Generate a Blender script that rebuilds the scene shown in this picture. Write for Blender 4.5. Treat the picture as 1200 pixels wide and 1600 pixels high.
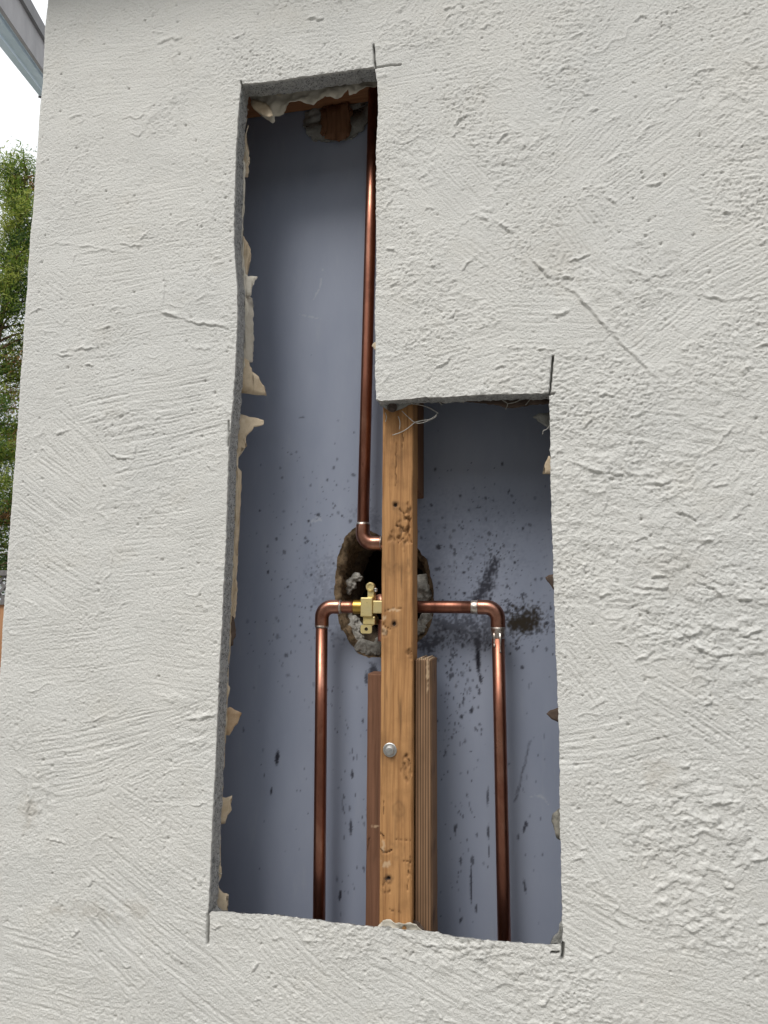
import bpy, bmesh, math, random
import numpy as np
from mathutils import Vector, Matrix, noise as mnoise

random.seed(7)
rng = np.random.default_rng(11)
for o in list(bpy.data.objects):
    bpy.data.objects.remove(o)
scene = bpy.context.scene
C = scene.collection

# ------------------------------------------------------------------ camera
CAMZ, CAMD = 1.40, 0.84                 # eye height, distance to the wall face (y = 0)
F_PX = 1131.0                           # focal length for a picture 1200 wide
def _n(v): return v / np.linalg.norm(v)
_up = _n(np.array([60.0, 8900.0, -F_PX]))
_x = _n(np.array([5450.0, 107.0, F_PX])); _x = _n(_x - _up * (_x @ _up))
_y = np.cross(_up, _x)
R = np.array([_x, _y, _up])             # world = R @ camera
CAM = np.array([0.0, -CAMD, CAMZ])
cd = bpy.data.cameras.new('camera'); cam = bpy.data.objects.new('camera', cd); C.objects.link(cam)
cd.sensor_fit = 'HORIZONTAL'; cd.sensor_width = 36.0; cd.lens = 36.0 * F_PX / 1200.0
cd.clip_start = 0.02; cd.clip_end = 500
M4 = Matrix([list(R[i]) + [CAM[i]] for i in range(3)] + [[0, 0, 0, 1]])
cam.matrix_world = M4
scene.camera = cam

# ------------------------------------------------------------------ light: bright overcast sky, veiled sun
SUN_EL, SUN_AZ = math.radians(54), math.radians(-22)     # azimuth measured from the wall's outward normal
w = bpy.data.worlds.new('World'); scene.world = w; w.use_nodes = True
nt = w.node_tree; nt.nodes.clear()
def N(t, k, **kw):
    n = t.nodes.new(k)
    for a, b in kw.items(): setattr(n, a, b)
    return n
wo = N(nt, 'ShaderNodeOutputWorld'); bg = N(nt, 'ShaderNodeBackground'); bg.inputs[1].default_value = 0.1
sky = N(nt, 'ShaderNodeTexSky', sky_type='NISHITA', sun_disc=False)
sky.sun_elevation = SUN_EL; sky.sun_rotation = math.pi + SUN_AZ
hs = N(nt, 'ShaderNodeHueSaturation'); hs.inputs['Saturation'].default_value = 0.35
tc = N(nt, 'ShaderNodeTexCoord'); cl = N(nt, 'ShaderNodeTexNoise')
cl.inputs['Scale'].default_value = 2.3; cl.inputs['Detail'].default_value = 5
cr = N(nt, 'ShaderNodeValToRGB')
cr.color_ramp.elements[0].position = .3; cr.color_ramp.elements[0].color = (10.2, 10.8, 11.4, 1)
cr.color_ramp.elements[1].position = .65; cr.color_ramp.elements[1].color = (13.4, 13.6, 13.7, 1)
mx = N(nt, 'ShaderNodeMixRGB'); mx.inputs[0].default_value = .88
L = nt.links.new
L(tc.outputs['Generated'], cl.inputs['Vector']); L(cl.outputs[0], cr.inputs[0]); L(sky.outputs[0], hs.inputs['Color'])
# standard overcast dome: the zenith three times as bright as the horizon
sx = N(nt, 'ShaderNodeSeparateXYZ'); ma = N(nt, 'ShaderNodeMath', operation='MULTIPLY_ADD', use_clamp=True); ma.inputs[1].default_value = .667; ma.inputs[2].default_value = .333
mm = N(nt, 'ShaderNodeMixRGB', blend_type='MULTIPLY'); mm.inputs[0].default_value = 1
L(tc.outputs['Generated'], sx.inputs[0]); L(sx.outputs[2], ma.inputs[0]); L(mx.outputs[0], mm.inputs[1]); L(ma.outputs[0], mm.inputs[2])
L(hs.outputs[0], mx.inputs[1]); L(cr.outputs[0], mx.inputs[2]); L(mm.outputs[0], bg.inputs[0]); L(bg.outputs[0], wo.inputs[0])
sd = bpy.data.lights.new('sun', 'SUN'); sun = bpy.data.objects.new('sun', sd); C.objects.link(sun)
sd.energy = 1.5; sd.angle = math.radians(22); sd.color = (1, .96, .9)
tosun = Vector((math.sin(SUN_AZ) * math.cos(SUN_EL), -math.cos(SUN_AZ) * math.cos(SUN_EL), math.sin(SUN_EL)))
sun.rotation_euler = tosun.to_track_quat('Z', 'Y').to_euler()
vs = scene.view_settings
vs.view_transform = 'Standard'; vs.look = 'None'; vs.exposure = 0.57; vs.gamma = 1.0; vs.use_curve_mapping = False

# ------------------------------------------------------------------ helpers
def P(px, py, Y):
    """point on the plane y = Y that the photograph shows at (px, py)"""
    r = R @ np.array([px - 600.0, 800.0 - py, -F_PX])
    return Vector(CAM + r * ((CAMD + Y) / r[1]))

def mesh_obj(name, verts, faces, m, parent=None, smooth=False):
    me = bpy.data.meshes.new(name)
    me.from_pydata([tuple(v) for v in verts], [], [tuple(f) for f in faces])
    me.update()
    return link(name, me, m, parent, smooth)

def link(name, me, m, parent=None, smooth=False):
    o = bpy.data.objects.new(name, me); C.objects.link(o)
    if m is not None: me.materials.append(m)
    if smooth: me.polygons.foreach_set('use_smooth', [True] * len(me.polygons))
    if parent is not None: adopt(o, parent)
    return o

def adopt(o, parent):
    o.parent = parent
    if parent.type == 'EMPTY': o.matrix_parent_inverse = Matrix.Translation(-parent.location)

def tag(o, label, cat, group=None):
    o['label'] = label; o['category'] = cat
    if group: o['group'] = group
    return o

def thing(name, label, cat, loc=(0, 0, 0), group=None):
    o = bpy.data.objects.new(name, None); C.objects.link(o); o.location = loc
    o.empty_display_size = .1
    return tag(o, label, cat, group)

def bm_obj(name, bm, m, parent=None, smooth=False):
    me = bpy.data.meshes.new(name); bm.to_mesh(me); bm.free()
    return link(name, me, m, parent, smooth)

def box_bm(x0, x1, y0, y1, z0, z1, bev=0.0, seg=2, bm=None):
    bm = bm or bmesh.new()
    vs_ = [bm.verts.new((x, y, z)) for x in (x0, x1) for y in (y0, y1) for z in (z0, z1)]
    for f in ((0, 1, 3, 2), (4, 6, 7, 5), (0, 4, 5, 1), (2, 3, 7, 6), (0, 2, 6, 4), (1, 5, 7, 3)):
        bm.faces.new([vs_[i] for i in f])
    bmesh.ops.recalc_face_normals(bm, faces=bm.faces[:])
    if bev > 0:
        bmesh.ops.bevel(bm, geom=bm.edges[:], offset=bev, segments=seg, affect='EDGES', profile=.5)
    return bm

def tube_data(path, rad, seg=20, caps=True):
    path = [Vector(p) for p in path]
    if not hasattr(rad, '__len__'): rad = [rad] * len(path)
    verts, faces = [], []
    t0 = (path[1] - path[0]).normalized()
    a = Vector((0, 0, 1)) if abs(t0.z) < .9 else Vector((1, 0, 0))
    u = t0.cross(a).normalized()
    for i, p in enumerate(path):
        if i == 0: t = t0
        elif i == len(path) - 1: t = (path[i] - path[i - 1]).normalized()
        else: t = ((path[i + 1] - p).normalized() + (p - path[i - 1]).normalized()).normalized()
        u = (u - t * u.dot(t)).normalized(); v = t.cross(u)
        for k in range(seg):
            th = 2 * math.pi * k / seg
            verts.append(p + (u * math.cos(th) + v * math.sin(th)) * rad[i])
    for i in range(len(path) - 1):
        for k in range(seg):
            faces.append((i * seg + k, i * seg + (k + 1) % seg, (i + 1) * seg + (k + 1) % seg, (i + 1) * seg + k))
    if caps:
        faces.append(tuple(range(seg - 1, -1, -1)))
        b = (len(path) - 1) * seg
        faces.append(tuple(range(b, b + seg)))
    return verts, faces

def tube(name, path, rad, m, parent=None, seg=20, caps=True):
    v, f = tube_data(path, rad, seg, caps)
    return mesh_obj(name, v, f, m, parent, True)

# numpy gradient noise -------------------------------------------------------
_pt = np.random.default_rng(5).permutation(4096)
_ga = np.random.default_rng(6).uniform(0, 2 * np.pi, 4096)
def gn(x, y, seed=0):
    x = x + seed * 17.37; y = y + seed * 9.71
    xi = np.floor(x).astype(np.int64); yi = np.floor(y).astype(np.int64)
    xf = x - xi; yf = y - yi
    su = xf * xf * xf * (xf * (xf * 6 - 15) + 10); sv = yf * yf * yf * (yf * (yf * 6 - 15) + 10)
    def g(ix, iy, dx, dy):
        a = _ga[_pt[(_pt[(ix) & 4095] + iy) & 4095]]
        return np.cos(a) * dx + np.sin(a) * dy
    n00 = g(xi, yi, xf, yf); n10 = g(xi + 1, yi, xf - 1, yf)
    n01 = g(xi, yi + 1, xf, yf - 1); n11 = g(xi + 1, yi + 1, xf - 1, yf - 1)
    return 1.5 * ((n00 * (1 - su) + n10 * su) * (1 - sv) + (n01 * (1 - su) + n11 * su) * sv)
def sstep(a, b, x):
    t = np.clip((x - a) / (b - a), 0, 1); return t * t * (3 - 2 * t)

# ------------------------------------------------------------------ materials
def newmat(name):
    m = bpy.data.materials.new(name); m.use_nodes = True
    t = m.node_tree; b = t.nodes['Principled BSDF']
    return m, t, b
def noise_node(t, scale, detail=4, rough=.55, vec=None, dist=0.0):
    n = N(t, 'ShaderNodeTexNoise'); n.inputs['Scale'].default_value = scale
    n.inputs['Detail'].default_value = detail; n.inputs['Roughness'].default_value = rough
    n.inputs['Distortion'].default_value = dist
    if vec is not None: t.links.new(vec, n.inputs['Vector'])
    return n
def ramp(t, fac, stops):
    r = N(t, 'ShaderNodeValToRGB'); e = r.color_ramp.elements
    while len(e) < len(stops): e.new(.5)
    for k, (p, c) in enumerate(stops):
        e[k].position = p; e[k].color = (c, c, c, 1) if not hasattr(c, '__len__') else (*c, 1)
    t.links.new(fac, r.inputs[0]); return r
def mixc(t, fac, a, b, mode='MIX'):
    m = N(t, 'ShaderNodeMixRGB', blend_type=mode)
    for k, v in ((0, fac), (1, a), (2, b)):
        if hasattr(v, 'is_linked') or isinstance(v, bpy.types.NodeSocket): t.links.new(v, m.inputs[k])
        elif hasattr(v, '__len__'): m.inputs[k].default_value = (*v, 1)
        else: m.inputs[k].default_value = v
    return m.outputs[0]
def bump(t, b, h, strength, dist, prev=None):
    n = N(t, 'ShaderNodeBump'); n.inputs['Strength'].default_value = strength; n.inputs['Distance'].default_value = dist
    t.links.new(h, n.inputs['Height'])
    if prev is not None: t.links.new(prev, n.inputs['Normal'])
    t.links.new(n.outputs[0], b.inputs['Normal']); return n.outputs[0]
def coords(t, scale=(1, 1, 1)):
    c = N(t, 'ShaderNodeTexCoord'); m = N(t, 'ShaderNodeMapping'); m.inputs['Scale'].default_value = scale
    t.links.new(c.outputs['Object'], m.inputs['Vector']); return m.outputs[0]
def attr(t, name):
    a = N(t, 'ShaderNodeAttribute'); a.attribute_name = name; return a

def mat_stucco():
    m, t, b = newmat('painted_stucco'); v = coords(t)
    big = noise_node(t, 3.2, 4, .6, v); mid = noise_node(t, 14, 5, .6, v); fine = noise_node(t, 420, 3, .6, v)
    spk = noise_node(t, 900, 2, .5, v)
    c1 = ramp(t, big.outputs[0], [(.3, (.66, .66, .64)), (.7, (.70, .69, .655))])
    c2 = mixc(t, ramp(t, mid.outputs[0], [(.55, 0), (.8, .35)]).outputs[0], c1.outputs[0], (.645, .615, .55))
    c3 = mixc(t, ramp(t, fine.outputs[0], [(.3, .16), (.5, 0)]).outputs[0], c2, (.34, .335, .31))
    g = attr(t, 'grey'); c4 = mixc(t, g.outputs['Fac'], c3, (.21, .21, .20))
    st = attr(t, 'stain'); c5 = mixc(t, st.outputs['Fac'], c4, (.34, .29, .22))
    t.links.new(c5, b.inputs['Base Color']); b.inputs['Roughness'].default_value = .88
    b.inputs['Specular IOR Level'].default_value = .25
    p = bump(t, b, fine.outputs[0], .8, .0016); bump(t, b, spk.outputs[0], .6, .0010, p)
    return m
def mat_cement():
    m, t, b = newmat('sawn_cement'); v = coords(t)
    n1 = noise_node(t, 160, 5, .7, v); n2 = noise_node(t, 500, 3, .6, v); n3 = noise_node(t, 25, 3, .6, v)
    c = ramp(t, n1.outputs[0], [(.3, (.20, .205, .205)), (.5, (.36, .365, .36)), (.7, (.50, .505, .495))])
    c2 = mixc(t, ramp(t, n2.outputs[0], [(.38, .9), (.47, 0)]).outputs[0], c.outputs[0], (.04, .042, .045))
    c3 = mixc(t, ramp(t, n3.outputs[0], [(.45, 0), (.7, .5)]).outputs[0], c2, (.42, .42, .40))
    # the thin pale finish coat at the outer skin of the cut
    tcn = N(t, 'ShaderNodeTexCoord'); sp = N(t, 'ShaderNodeSeparateXYZ'); t.links.new(tcn.outputs['Object'], sp.inputs[0])
    ad = N(t, 'ShaderNodeMath', operation='MULTIPLY_ADD'); ad.inputs[1].default_value = .006; t.links.new(n3.outputs[0], ad.inputs[0]); t.links.new(sp.outputs[1], ad.inputs[2])
    rr = ramp(t, ad.outputs[0], [(.0048, 1), (.0064, 0)])
    c4 = mixc(t, rr.outputs[0], c3, (.58, .57, .54))
    t.links.new(c4, b.inputs['Base Color']); b.inputs['Roughness'].default_value = .92
    bump(t, b, n1.outputs[0], .8, .0018)
    return m
def mat_wood(name, dark, light, gscale=(260, 260, 7), ring=None, rough=.75, mott=.3, attrs=True, vgrey=None):
    m, t, b = newmat(name); v = coords(t, gscale); vv = coords(t)
    n1 = noise_node(t, 1.0, 5, .62, v, .4); n2 = noise_node(t, 16, 5, .62, vv); n3 = noise_node(t, 3.0, 3, .6, v)
    c = ramp(t, n1.outputs[0], [(.28, dark), (.62, light)])
    if ring:
        wv = N(t, 'ShaderNodeTexWave', wave_type='BANDS', bands_direction='X')
        wv.inputs['Scale'].default_value = ring; wv.inputs['Distortion'].default_value = 2.2
        wv.inputs['Detail'].default_value = 2; wv.inputs['Detail Scale'].default_value = .35
        t.links.new(coords(t, (1, 1, .05)), wv.inputs['Vector'])
        cc = mixc(t, ramp(t, wv.outputs[0], [(.2, .8), (.55, 0)]).outputs[0], c.outputs[0], tuple(d * .42 for d in dark))
    else: cc = c.outputs[0]
    c2 = mixc(t, ramp(t, n2.outputs[0], [(.5, 0), (.75, mott)]).outputs[0], cc, tuple(d * .55 for d in dark))
    if attrs:
        a = attr(t, 'dark'); c2 = mixc(t, a.outputs['Fac'], c2, (.035, .022, .014))
        a2 = attr(t, 'pale'); c2 = mixc(t, a2.outputs['Fac'], c2, (.62, .46, .30))
    t.links.new(c2, b.inputs['Base Color']); b.inputs['Roughness'].default_value = rough
    b.inputs['Specular IOR Level'].default_value = .3
    p = bump(t, b, n1.outputs[0], .35, .0012); bump(t, b, n3.outputs[0], .2, .0006, p)
    return m
def mat_metal(name, stops, rough, nscale=40, stretch=(1, 1, .35), rvar=.15, metal=1.0, bumpd=.0):
    m, t, b = newmat(name); v = coords(t, stretch)
    n1 = noise_node(t, nscale, 6, .65, v, .3); n2 = noise_node(t, nscale * 8, 4, .6, v)
    c = ramp(t, n1.outputs[0], stops)
    c2 = mixc(t, ramp(t, n2.outputs[0], [(.62, 0), (.78, .55)]).outputs[0], c.outputs[0], tuple(x * .35 for x in stops[0][1]))
    t.links.new(c2, b.inputs['Base Color']); b.inputs['Metallic'].default_value = metal
    r = ramp(t, n1.outputs[0], [(.3, rough + rvar), (.7, rough)]); t.links.new(r.outputs[0], b.inputs['Roughness'])
    if bumpd: bump(t, b, n2.outputs[0], .4, bumpd)
    return m
def mat_plain(name, c0, c1, scale=40, rough=.8, bumpd=.0006, bs=.5, spec=.3, detail=5):
    m, t, b = newmat(name); v = coords(t); n1 = noise_node(t, scale, detail, .65, v); n2 = noise_node(t, scale * 6, 4, .6, v)
    c = ramp(t, n1.outputs[0], [(.3, c0), (.7, c1)])
    t.links.new(c.outputs[0], b.inputs['Base Color']); b.inputs['Roughness'].default_value = rough
    b.inputs['Specular IOR Level'].default_value = spec
    bump(t, b, n2.outputs[0], bs, bumpd); return m

STUCCO = mat_stucco(); CEMENT = mat_cement()
FIR = mat_wood('weathered_fir', (.275, .132, .050), (.50, .266, .110), (330, 330, 11), mott=.6)
REDWOOD = mat_wood('brown_redwood', (.13, .062, .036), (.22, .11, .066), (240, 240, 6), mott=.3)
DARKWOOD = mat_wood('old_dark_stud', (.13, .062, .032), (.23, .115, .062), (240, 240, 6), mott=.3)
RINGWOOD = mat_wood('ringed_lumber', (.17, .098, .055), (.31, .185, .105), (300, 300, 6), ring=100, mott=.3)
HEADER = mat_wood('header_lumber', (.26, .115, .055), (.37, .18, .09), (8, 240, 240), mott=.3)
COPPER = mat_metal('tarnished_copper', [(.30, (.16, .066, .046)), (.5, (.36, .155, .105)), (.72, (.64, .34, .245))], .24, 20, rvar=.24)
COPPERF = mat_metal('copper_fitting', [(.3, (.22, .09, .062)), (.7, (.56, .29, .21))], .27, 45, (1, 1, 1))
SOLDER = mat_metal('dull_solder', [(.36, (.30, .19, .15)), (.58, (.72, .69, .64))], .34, 110, (1, 1, 1))
BRASS = mat_metal('yellow_brass', [(.3, (.76, .62, .28)), (.7, (.90, .78, .44))], .45, 40, (1, 1, 1))
GOLD = mat_metal('threaded_brass', [(.3, (.50, .30, .06)), (.7, (.66, .44, .12))], .3, 60, (1, 1, 1))
ZINC = mat_metal('zinc_steel', [(.3, (.42, .42, .41)), (.7, (.70, .70, .69))], .38, 200, (1, 1, 1))
RUST = mat_metal('rusty_steel', [(.3, (.06, .045, .04)), (.7, (.17, .13, .11))], .6, 200, (1, 1, 1), metal=.6)
WIRE = mat_metal('galvanised_wire', [(.3, (.30, .29, .27)), (.7, (.55, .54, .50))], .5, 300, (1, 1, 1), metal=.8)
MORTAR = mat_plain('rough_mortar', (.26, .25, .225), (.66, .64, .59), 140, .95, .0028, 1.0)
FIBRE = mat_plain('brown_fibre_core', (.08, .056, .034), (.36, .26, .16), 150, .95, .0026, 1.0)
DARKBED = mat_plain('dark_bed', (.055, .042, .03), (.17, .13, .09), 110, .95, .0022, .9)
DARKVOID = mat_plain('painted_dark_room', (.03, .03, .03), (.05, .05, .05), 20, .95)
KRAFT = mat_plain('kraft_building_paper', (.46, .36, .245), (.66, .56, .42), 45, .85, .0008, .5)
KRAFTPALE = mat_plain('pale_building_paper', (.50, .46, .38), (.66, .62, .54), 45, .85, .0008, .5)
TAR = mat_plain('dark_tar_paper', (.055, .038, .03), (.12, .085, .065), 60, .85, .0008, .5)
FLAP = mat_plain('grey_cement_flap', (.20, .20, .19), (.36, .36, .34), 70, .95, .0018, .8)

def mat_panel():
    m, t, b = newmat('blue_grey_board'); v = coords(t, (1, 1, .35))
    n1 = noise_node(t, 9, 5, .6, v); n2 = noise_node(t, 240, 3, .6, coords(t)); n3 = noise_node(t, 60, 4, .6, coords(t, (1, 1, .2)))
    c = ramp(t, n1.outputs[0], [(.3, (.226, .260, .347)), (.7, (.297, .330, .418))])
    c1 = mixc(t, ramp(t, n3.outputs[0], [(.58, 0), (.78, .25)]).outputs[0], c.outputs[0], (.37, .39, .43))
    a = attr(t, 'soot'); c2 = mixc(t, a.outputs['Fac'], c1, (.012, .012, .022))
    a2 = attr(t, 'burn'); c3 = mixc(t, a2.outputs['Fac'], c2, (.022, .016, .009))
    a3 = attr(t, 'scratch'); c4 = mixc(t, a3.outputs['Fac'], c3, (.52, .53, .56))
    t.links.new(c4, b.inputs['Base Color'])
    r = ramp(t, n1.outputs[0], [(.3, .42), (.7, .56)]); t.links.new(r.outputs[0], b.inputs['Roughness'])
    b.inputs['Specular IOR Level'].default_value = .35
    bump(t, b, n2.outputs[0], .12, .0004); return m
PANEL = mat_panel()

# ------------------------------------------------------------------ ground
GROUND = mat_plain('patio_concrete', (.24, .235, .22), (.34, .33, .31), 3, .9, .003, .4)
gr = mesh_obj('ground', [(-80, -80, 0), (80, -80, 0), (80, 80, 0), (-80, 80, 0)], [(0, 1, 2, 3)], GROUND)
gr['kind'] = 'structure'

# ------------------------------------------------------------------ the stucco wall
XC = 0.5 * (P(75, 0, .006).x + P(4, 1010, .006).x)      # outer corner
THK = 0.026                                              # plaster thickness
wall = thing('stucco_wall', 'off-white trowelled stucco house wall with a stepped opening sawn through it', 'wall', (XC, 0, 0))

hole_px = [(377, 131), (395, 130), (430, 126), (480, 119), (520, 113), (560, 107), (586, 105),
           (590, 135), (591, 170), (588, 230), (587.5, 330), (588, 420), (586, 500), (587, 540), (586, 580), (588, 624),
           (592, 626), (640, 623), (665, 620), (700, 620), (740, 617), (800, 615.5), (858, 614),
           (860, 690), (860.5, 760), (864, 860), (868, 1000), (873, 1120), (874, 1150), (875, 1250), (877, 1360), (879, 1440), (880, 1476),
           (862, 1477), (820, 1474), (760, 1469), (690, 1461), (684, 1457), (620, 1452), (560, 1446), (490, 1437), (430, 1430), (380, 1428), (350, 1424), (331, 1424), (325, 1431),
           (332, 1280), (336, 1190), (344, 1020), (351, 880), (355, 770), (357, 700), (362, 647), (367, 580), (371, 490),
           (370, 450), (365, 380), (366, 330), (369, 230), (373, 167)]
poly = np.array([[P(a, b, 0).x, P(a, b, 0).z] for a, b in hole_px])
# rough up the saw line
def refine(pl, step, amp):
    out = []
    for i in range(len(pl)):
        a, b = pl[i], pl[(i + 1) % len(pl)]
        n = max(1, int(np.linalg.norm(b - a) / step))
        for k in range(n): out.append(a + (b - a) * k / n)
    out = np.array(out)
    j = np.stack([gn(out[:, 0] * 160, out[:, 1] * 160, 3), gn(out[:, 0] * 160, out[:, 1] * 160, 4)], 1) * amp
    j += np.stack([gn(out[:, 0] * 500, out[:, 1] * 500, 5), gn(out[:, 0] * 500, out[:, 1] * 500, 6)], 1) * amp * .6
    return out + j
poly = refine(poly, .003, .0007)

def build_stucco():
    d = .00114; r = .008
    xs = np.arange(-0.050, 0, d)                       # the turned corner and a strip of the side
    s = np.concatenate([xs, np.arange(0, (P(1200, 0, 0).x + .09) - (XC + r), d)])
    z0, z1 = P(600, 1600, 0).z - .09, P(40, 0, 0).z + .06
    zz = np.arange(z0, z1, d)
    S, V = np.meshgrid(s, zz)                           # rows = z
    U = XC + r + S
    nv, nu = U.shape
    # ---- height field: metres out of the wall
    lw = gn(U * 12, V * 12, 1) * .0014 + gn(U * 34, V * 34, 2) * .00035
    sand = gn(U * 230, V * 260, 7) * .00034 + gn(U * 400, V * 430, 8) * .00046
    sand = sand - .0007 * sstep(.36, .62, gn(U * 300, V * 300, 11))          # little pits
    sand = sand * (.75 + .6 * gn(U * 11, V * 11, 15) + .25 * gn(U * 30, V * 30, 16)).clip(.3, 1.3)
    pt = gn(U * 130 + .5 * gn(U * 60, V * 60, 14), V * 215, 9)
    peel = sstep(-.05, .10, pt) * .00050 + sstep(.25, .31, gn(U * 75, V * 120, 10)) * .00045
    lrmask = sstep(-.45, -.25, U + gn(U * 6, V * 6, 12) * .1)     # the right of the wall is rougher
    h = lw + sand * (0.85 + .65 * lrmask) + peel * (.35 + .65 * lrmask)
    wx = gn(U * 9, V * 9, 20) * .005; wz = gn(U * 9, V * 9, 21) * .005
    def patch(cx, cz, ang, hl, hw, sp, amp, seed, mix=.8, cont=.3):
        nonlocal h
        R_ = math.hypot(hl, hw) * 1.3
        i0, i1 = np.searchsorted(zz, [cz - R_, cz + R_]); j0, j1 = np.searchsorted(s + XC + r, [cx - R_, cx + R_])
        if i1 - i0 < 3 or j1 - j0 < 3: return
        sl = (slice(i0, i1), slice(j0, j1))
        u = U[sl] + wx[sl] - cx; v = V[sl] + wz[sl] - cz
        ca, sa = math.cos(ang), math.sin(ang)
        a = u * ca + v * sa; b = -u * sa + v * ca
        b = b + a * a * .35 * math.sin(seed * 1.7)       # swung, not ruled
        e = gn(U[sl] * 55, V[sl] * 55, seed) * .16 + gn(U[sl] * 18, V[sl] * 18, seed + 3) * .22
        q = np.maximum(np.abs(a) / hl, np.abs(b) / hw) + e
        m = sstep(1.0, .72, q) * mix
        sp = sp * .74
        comb = gn(a * 10, b / sp, seed) * .8 + gn(a * 26, b / sp * 1.6, seed + 1) * .4 + gn(a * 70, b / sp * 2.0, seed + 2) * .2
        # flat lands cut by thin drag lines
        comb = .45 * comb - .65 * sstep(.04, .24, comb) + .45 * sstep(.12, .30, -comb) - .5 * sstep(.38, .55, comb)
        sp_ = 1; br = np.clip(gn(a * 30, b * 60, seed + 5) * 2.0 + .45, 0, 1)
        hp = lw[sl] + comb * amp * 1.1 * (cont + (1 - cont) * br) + sand[sl] * .85
        edge = np.exp(-((q - .97) / .03) ** 2) * np.clip(gn(a * 26, b * 26, seed + 9) * 2 - .2, 0, 1)
        h[sl] = h[sl] * (1 - m) + hp * m + edge * .0011 * mix
    rr = random.Random(21)
    u0, u1 = XC + .02, s[-1] + XC + r
    for k in range(150):
        cx, cz = rr.uniform(u0, u1), rr.uniform(z0, z1)
        left = cx < -.42
        ang = rr.choice([-.6, -.45, .12, .25, .05, -.9]) if left else rr.uniform(-1.2, 1.0)
        patch(cx, cz, ang + rr.uniform(-.15, .15), rr.uniform(.03, .09), rr.uniform(.018, .045), rr.uniform(.0032, .005), rr.uniform(.00035, .00075), 30 + k, rr.uniform(.5, .85))
    def pp(px, py, adeg, hl, hw, sp, amp, seed, mix=.9):
        p = P(px, py, 0); patch(p.x, p.z, math.radians(-adeg), hl * .00078, hw * .00078, sp * .88, amp * .88, seed, mix, .5)
    # combed trowel passes seen on the wall: centre, slope (down to the right is +), half length, half width in photo px
    for k, q in enumerate([(215, 630, -7, 165, 62, .0052, .0011), (260, 690, -10, 120, 45, .0055, .0012), (215, 420, -3, 150, 60, .0045, .0007),
            (200, 330, -2, 140, 60, .0042, .0006), (230, 520, -5, 130, 40, .0045, .0007), (75, 780, 33, 75, 70, .0048, .0010), (120, 700, 42, 80, 42, .0046, .0010),
            (80, 900, 24, 80, 60, .005, .0009), (130, 1010, -8, 120, 60, .0046, .0007), (170, 1165, -13, 150, 48, .0054, .0013), (160, 1215, -20, 100, 34, .0052, .0012),
            (280, 1150, -25, 70, 50, .005, .0009), (235, 1310, 27, 120, 60, .0046, .0007), (250, 1440, 27, 150, 62, .0054, .0012), (330, 1540, 30, 170, 58, .0056, .0013),
            (70, 1530, 7, 90, 70, .0054, .0011), (180, 1490, 36, 60, 36, .0062, .0016), (255, 860, -6, 100, 90, .0046, .0006), (290, 1010, 5, 60, 90, .005, .0006),
            (470, 1520, 33, 130, 50, .0054, .0011), (700, 1530, 20, 120, 45, .0052, .0010),
            (915, 220, -42, 130, 55, .0048, .0008), (1060, 240, -36, 120, 60, .005, .0008), (690, 270, 50, 90, 60, .0048, .0008), (950, 390, 52, 90, 45, .0052, .001),
            (860, 490, 9, 85, 55, .0044, .0007), (690, 570, -14, 110, 45, .0046, .0006), (1120, 430, -30, 90, 60, .005, .0009), (1040, 520, -35, 70, 45, .0055, .001),
            (930, 1040, 52, 110, 55, .005, .0010), (955, 1155, -14, 85, 42, .0058, .0014), (935, 1330, 52, 90, 40, .005, .0009), (935, 1455, 25, 100, 50, .0056, .0013),
            (1100, 1540, 10, 130, 60, .0044, .0006), (1100, 1120, 30, 90, 55, .005, .001), (700, 100, -5, 120, 50, .0042, .0005), (480, 40, 3, 160, 45, .0042, .0005),
            (180, 120, 2, 120, 80, .0042, .0004), (1050, 80, -20, 130, 60, .0045, .0007), (760, 410, 40, 70, 50, .0045, .0007)]):
        pp(*q, 300 + k * 11)
    # torn, lumpy plaster: plateaus with ragged, steep lips
    def tear(px, py, rx, ry, amp, sc, seed, rot=0.0):
        nonlocal h
        p = P(px, py, 0); RX, RY = rx * .00078, ry * .00078
        du, dv = U - p.x, V - p.z
        m = sstep(1.15, .45, np.sqrt((du / RX) ** 2 + (dv / RY) ** 2) + gn(U * 20, V * 20, seed) * .35)
        sel = m > .001
        sc = sc * 1.35; u, v = U[sel], V[sel]; wn = gn(u * 40, v * 40, seed + 4) * .008
        t = gn((u + wn) * sc * .75, (v - wn) * sc * 1.15, seed + 1) + .5 * gn(u * sc * 2.1, v * sc * 2.6, seed + 2) + .2 * gn(u * sc * 5, v * sc * 5, seed + 7)
        st = sstep(.02, .06, t) + sstep(.30, .335, t) * .7 - .6 * np.exp(-((t - .0) / .025) ** 2)
        up = gn((u + wn) * sc * .75, (v - wn - .0035) * sc * 1.15, seed + 1)
        h[sel] += m[sel] * amp * .55 * (st - .5 + .15 * gn(u * 130, v * 130, seed + 3))
    for k, q in enumerate([(1010, 790, 170, 130, .0009, 30), (1090, 940, 130, 90, .0013, 34), (950, 880, 90, 80, .0008, 36), (1060, 1330, 85, 120, .0015, 48), (1130, 1270, 70, 60, .0015, 40),
            (1090, 1440, 90, 50, .0011, 52), (1150, 1040, 80, 80, .0012, 40), (760, 1500, 130, 45, .0012, 42), (640, 1490, 70, 35, .0012, 46), (640, 250, 70, 80, .0007, 60), (1000, 430, 120, 60, .0008, 44),
            (940, 720, 80, 70, .001, 34), (1110, 620, 90, 110, .0007, 55), (300, 1140, 50, 40, .001, 50), (170, 660, 70, 30, .0008, 40), (260, 180, 60, 50, .0007, 40),
            (1130, 180, 80, 90, .0006, 50), (820, 250, 70, 60, .0007, 50), (60, 1250, 50, 90, .0008, 40), (720, 520, 110, 80, .0004, 60), (240, 780, 80, 70, .0006, 46)]):
        tear(*q, 700 + k * 13)
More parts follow.
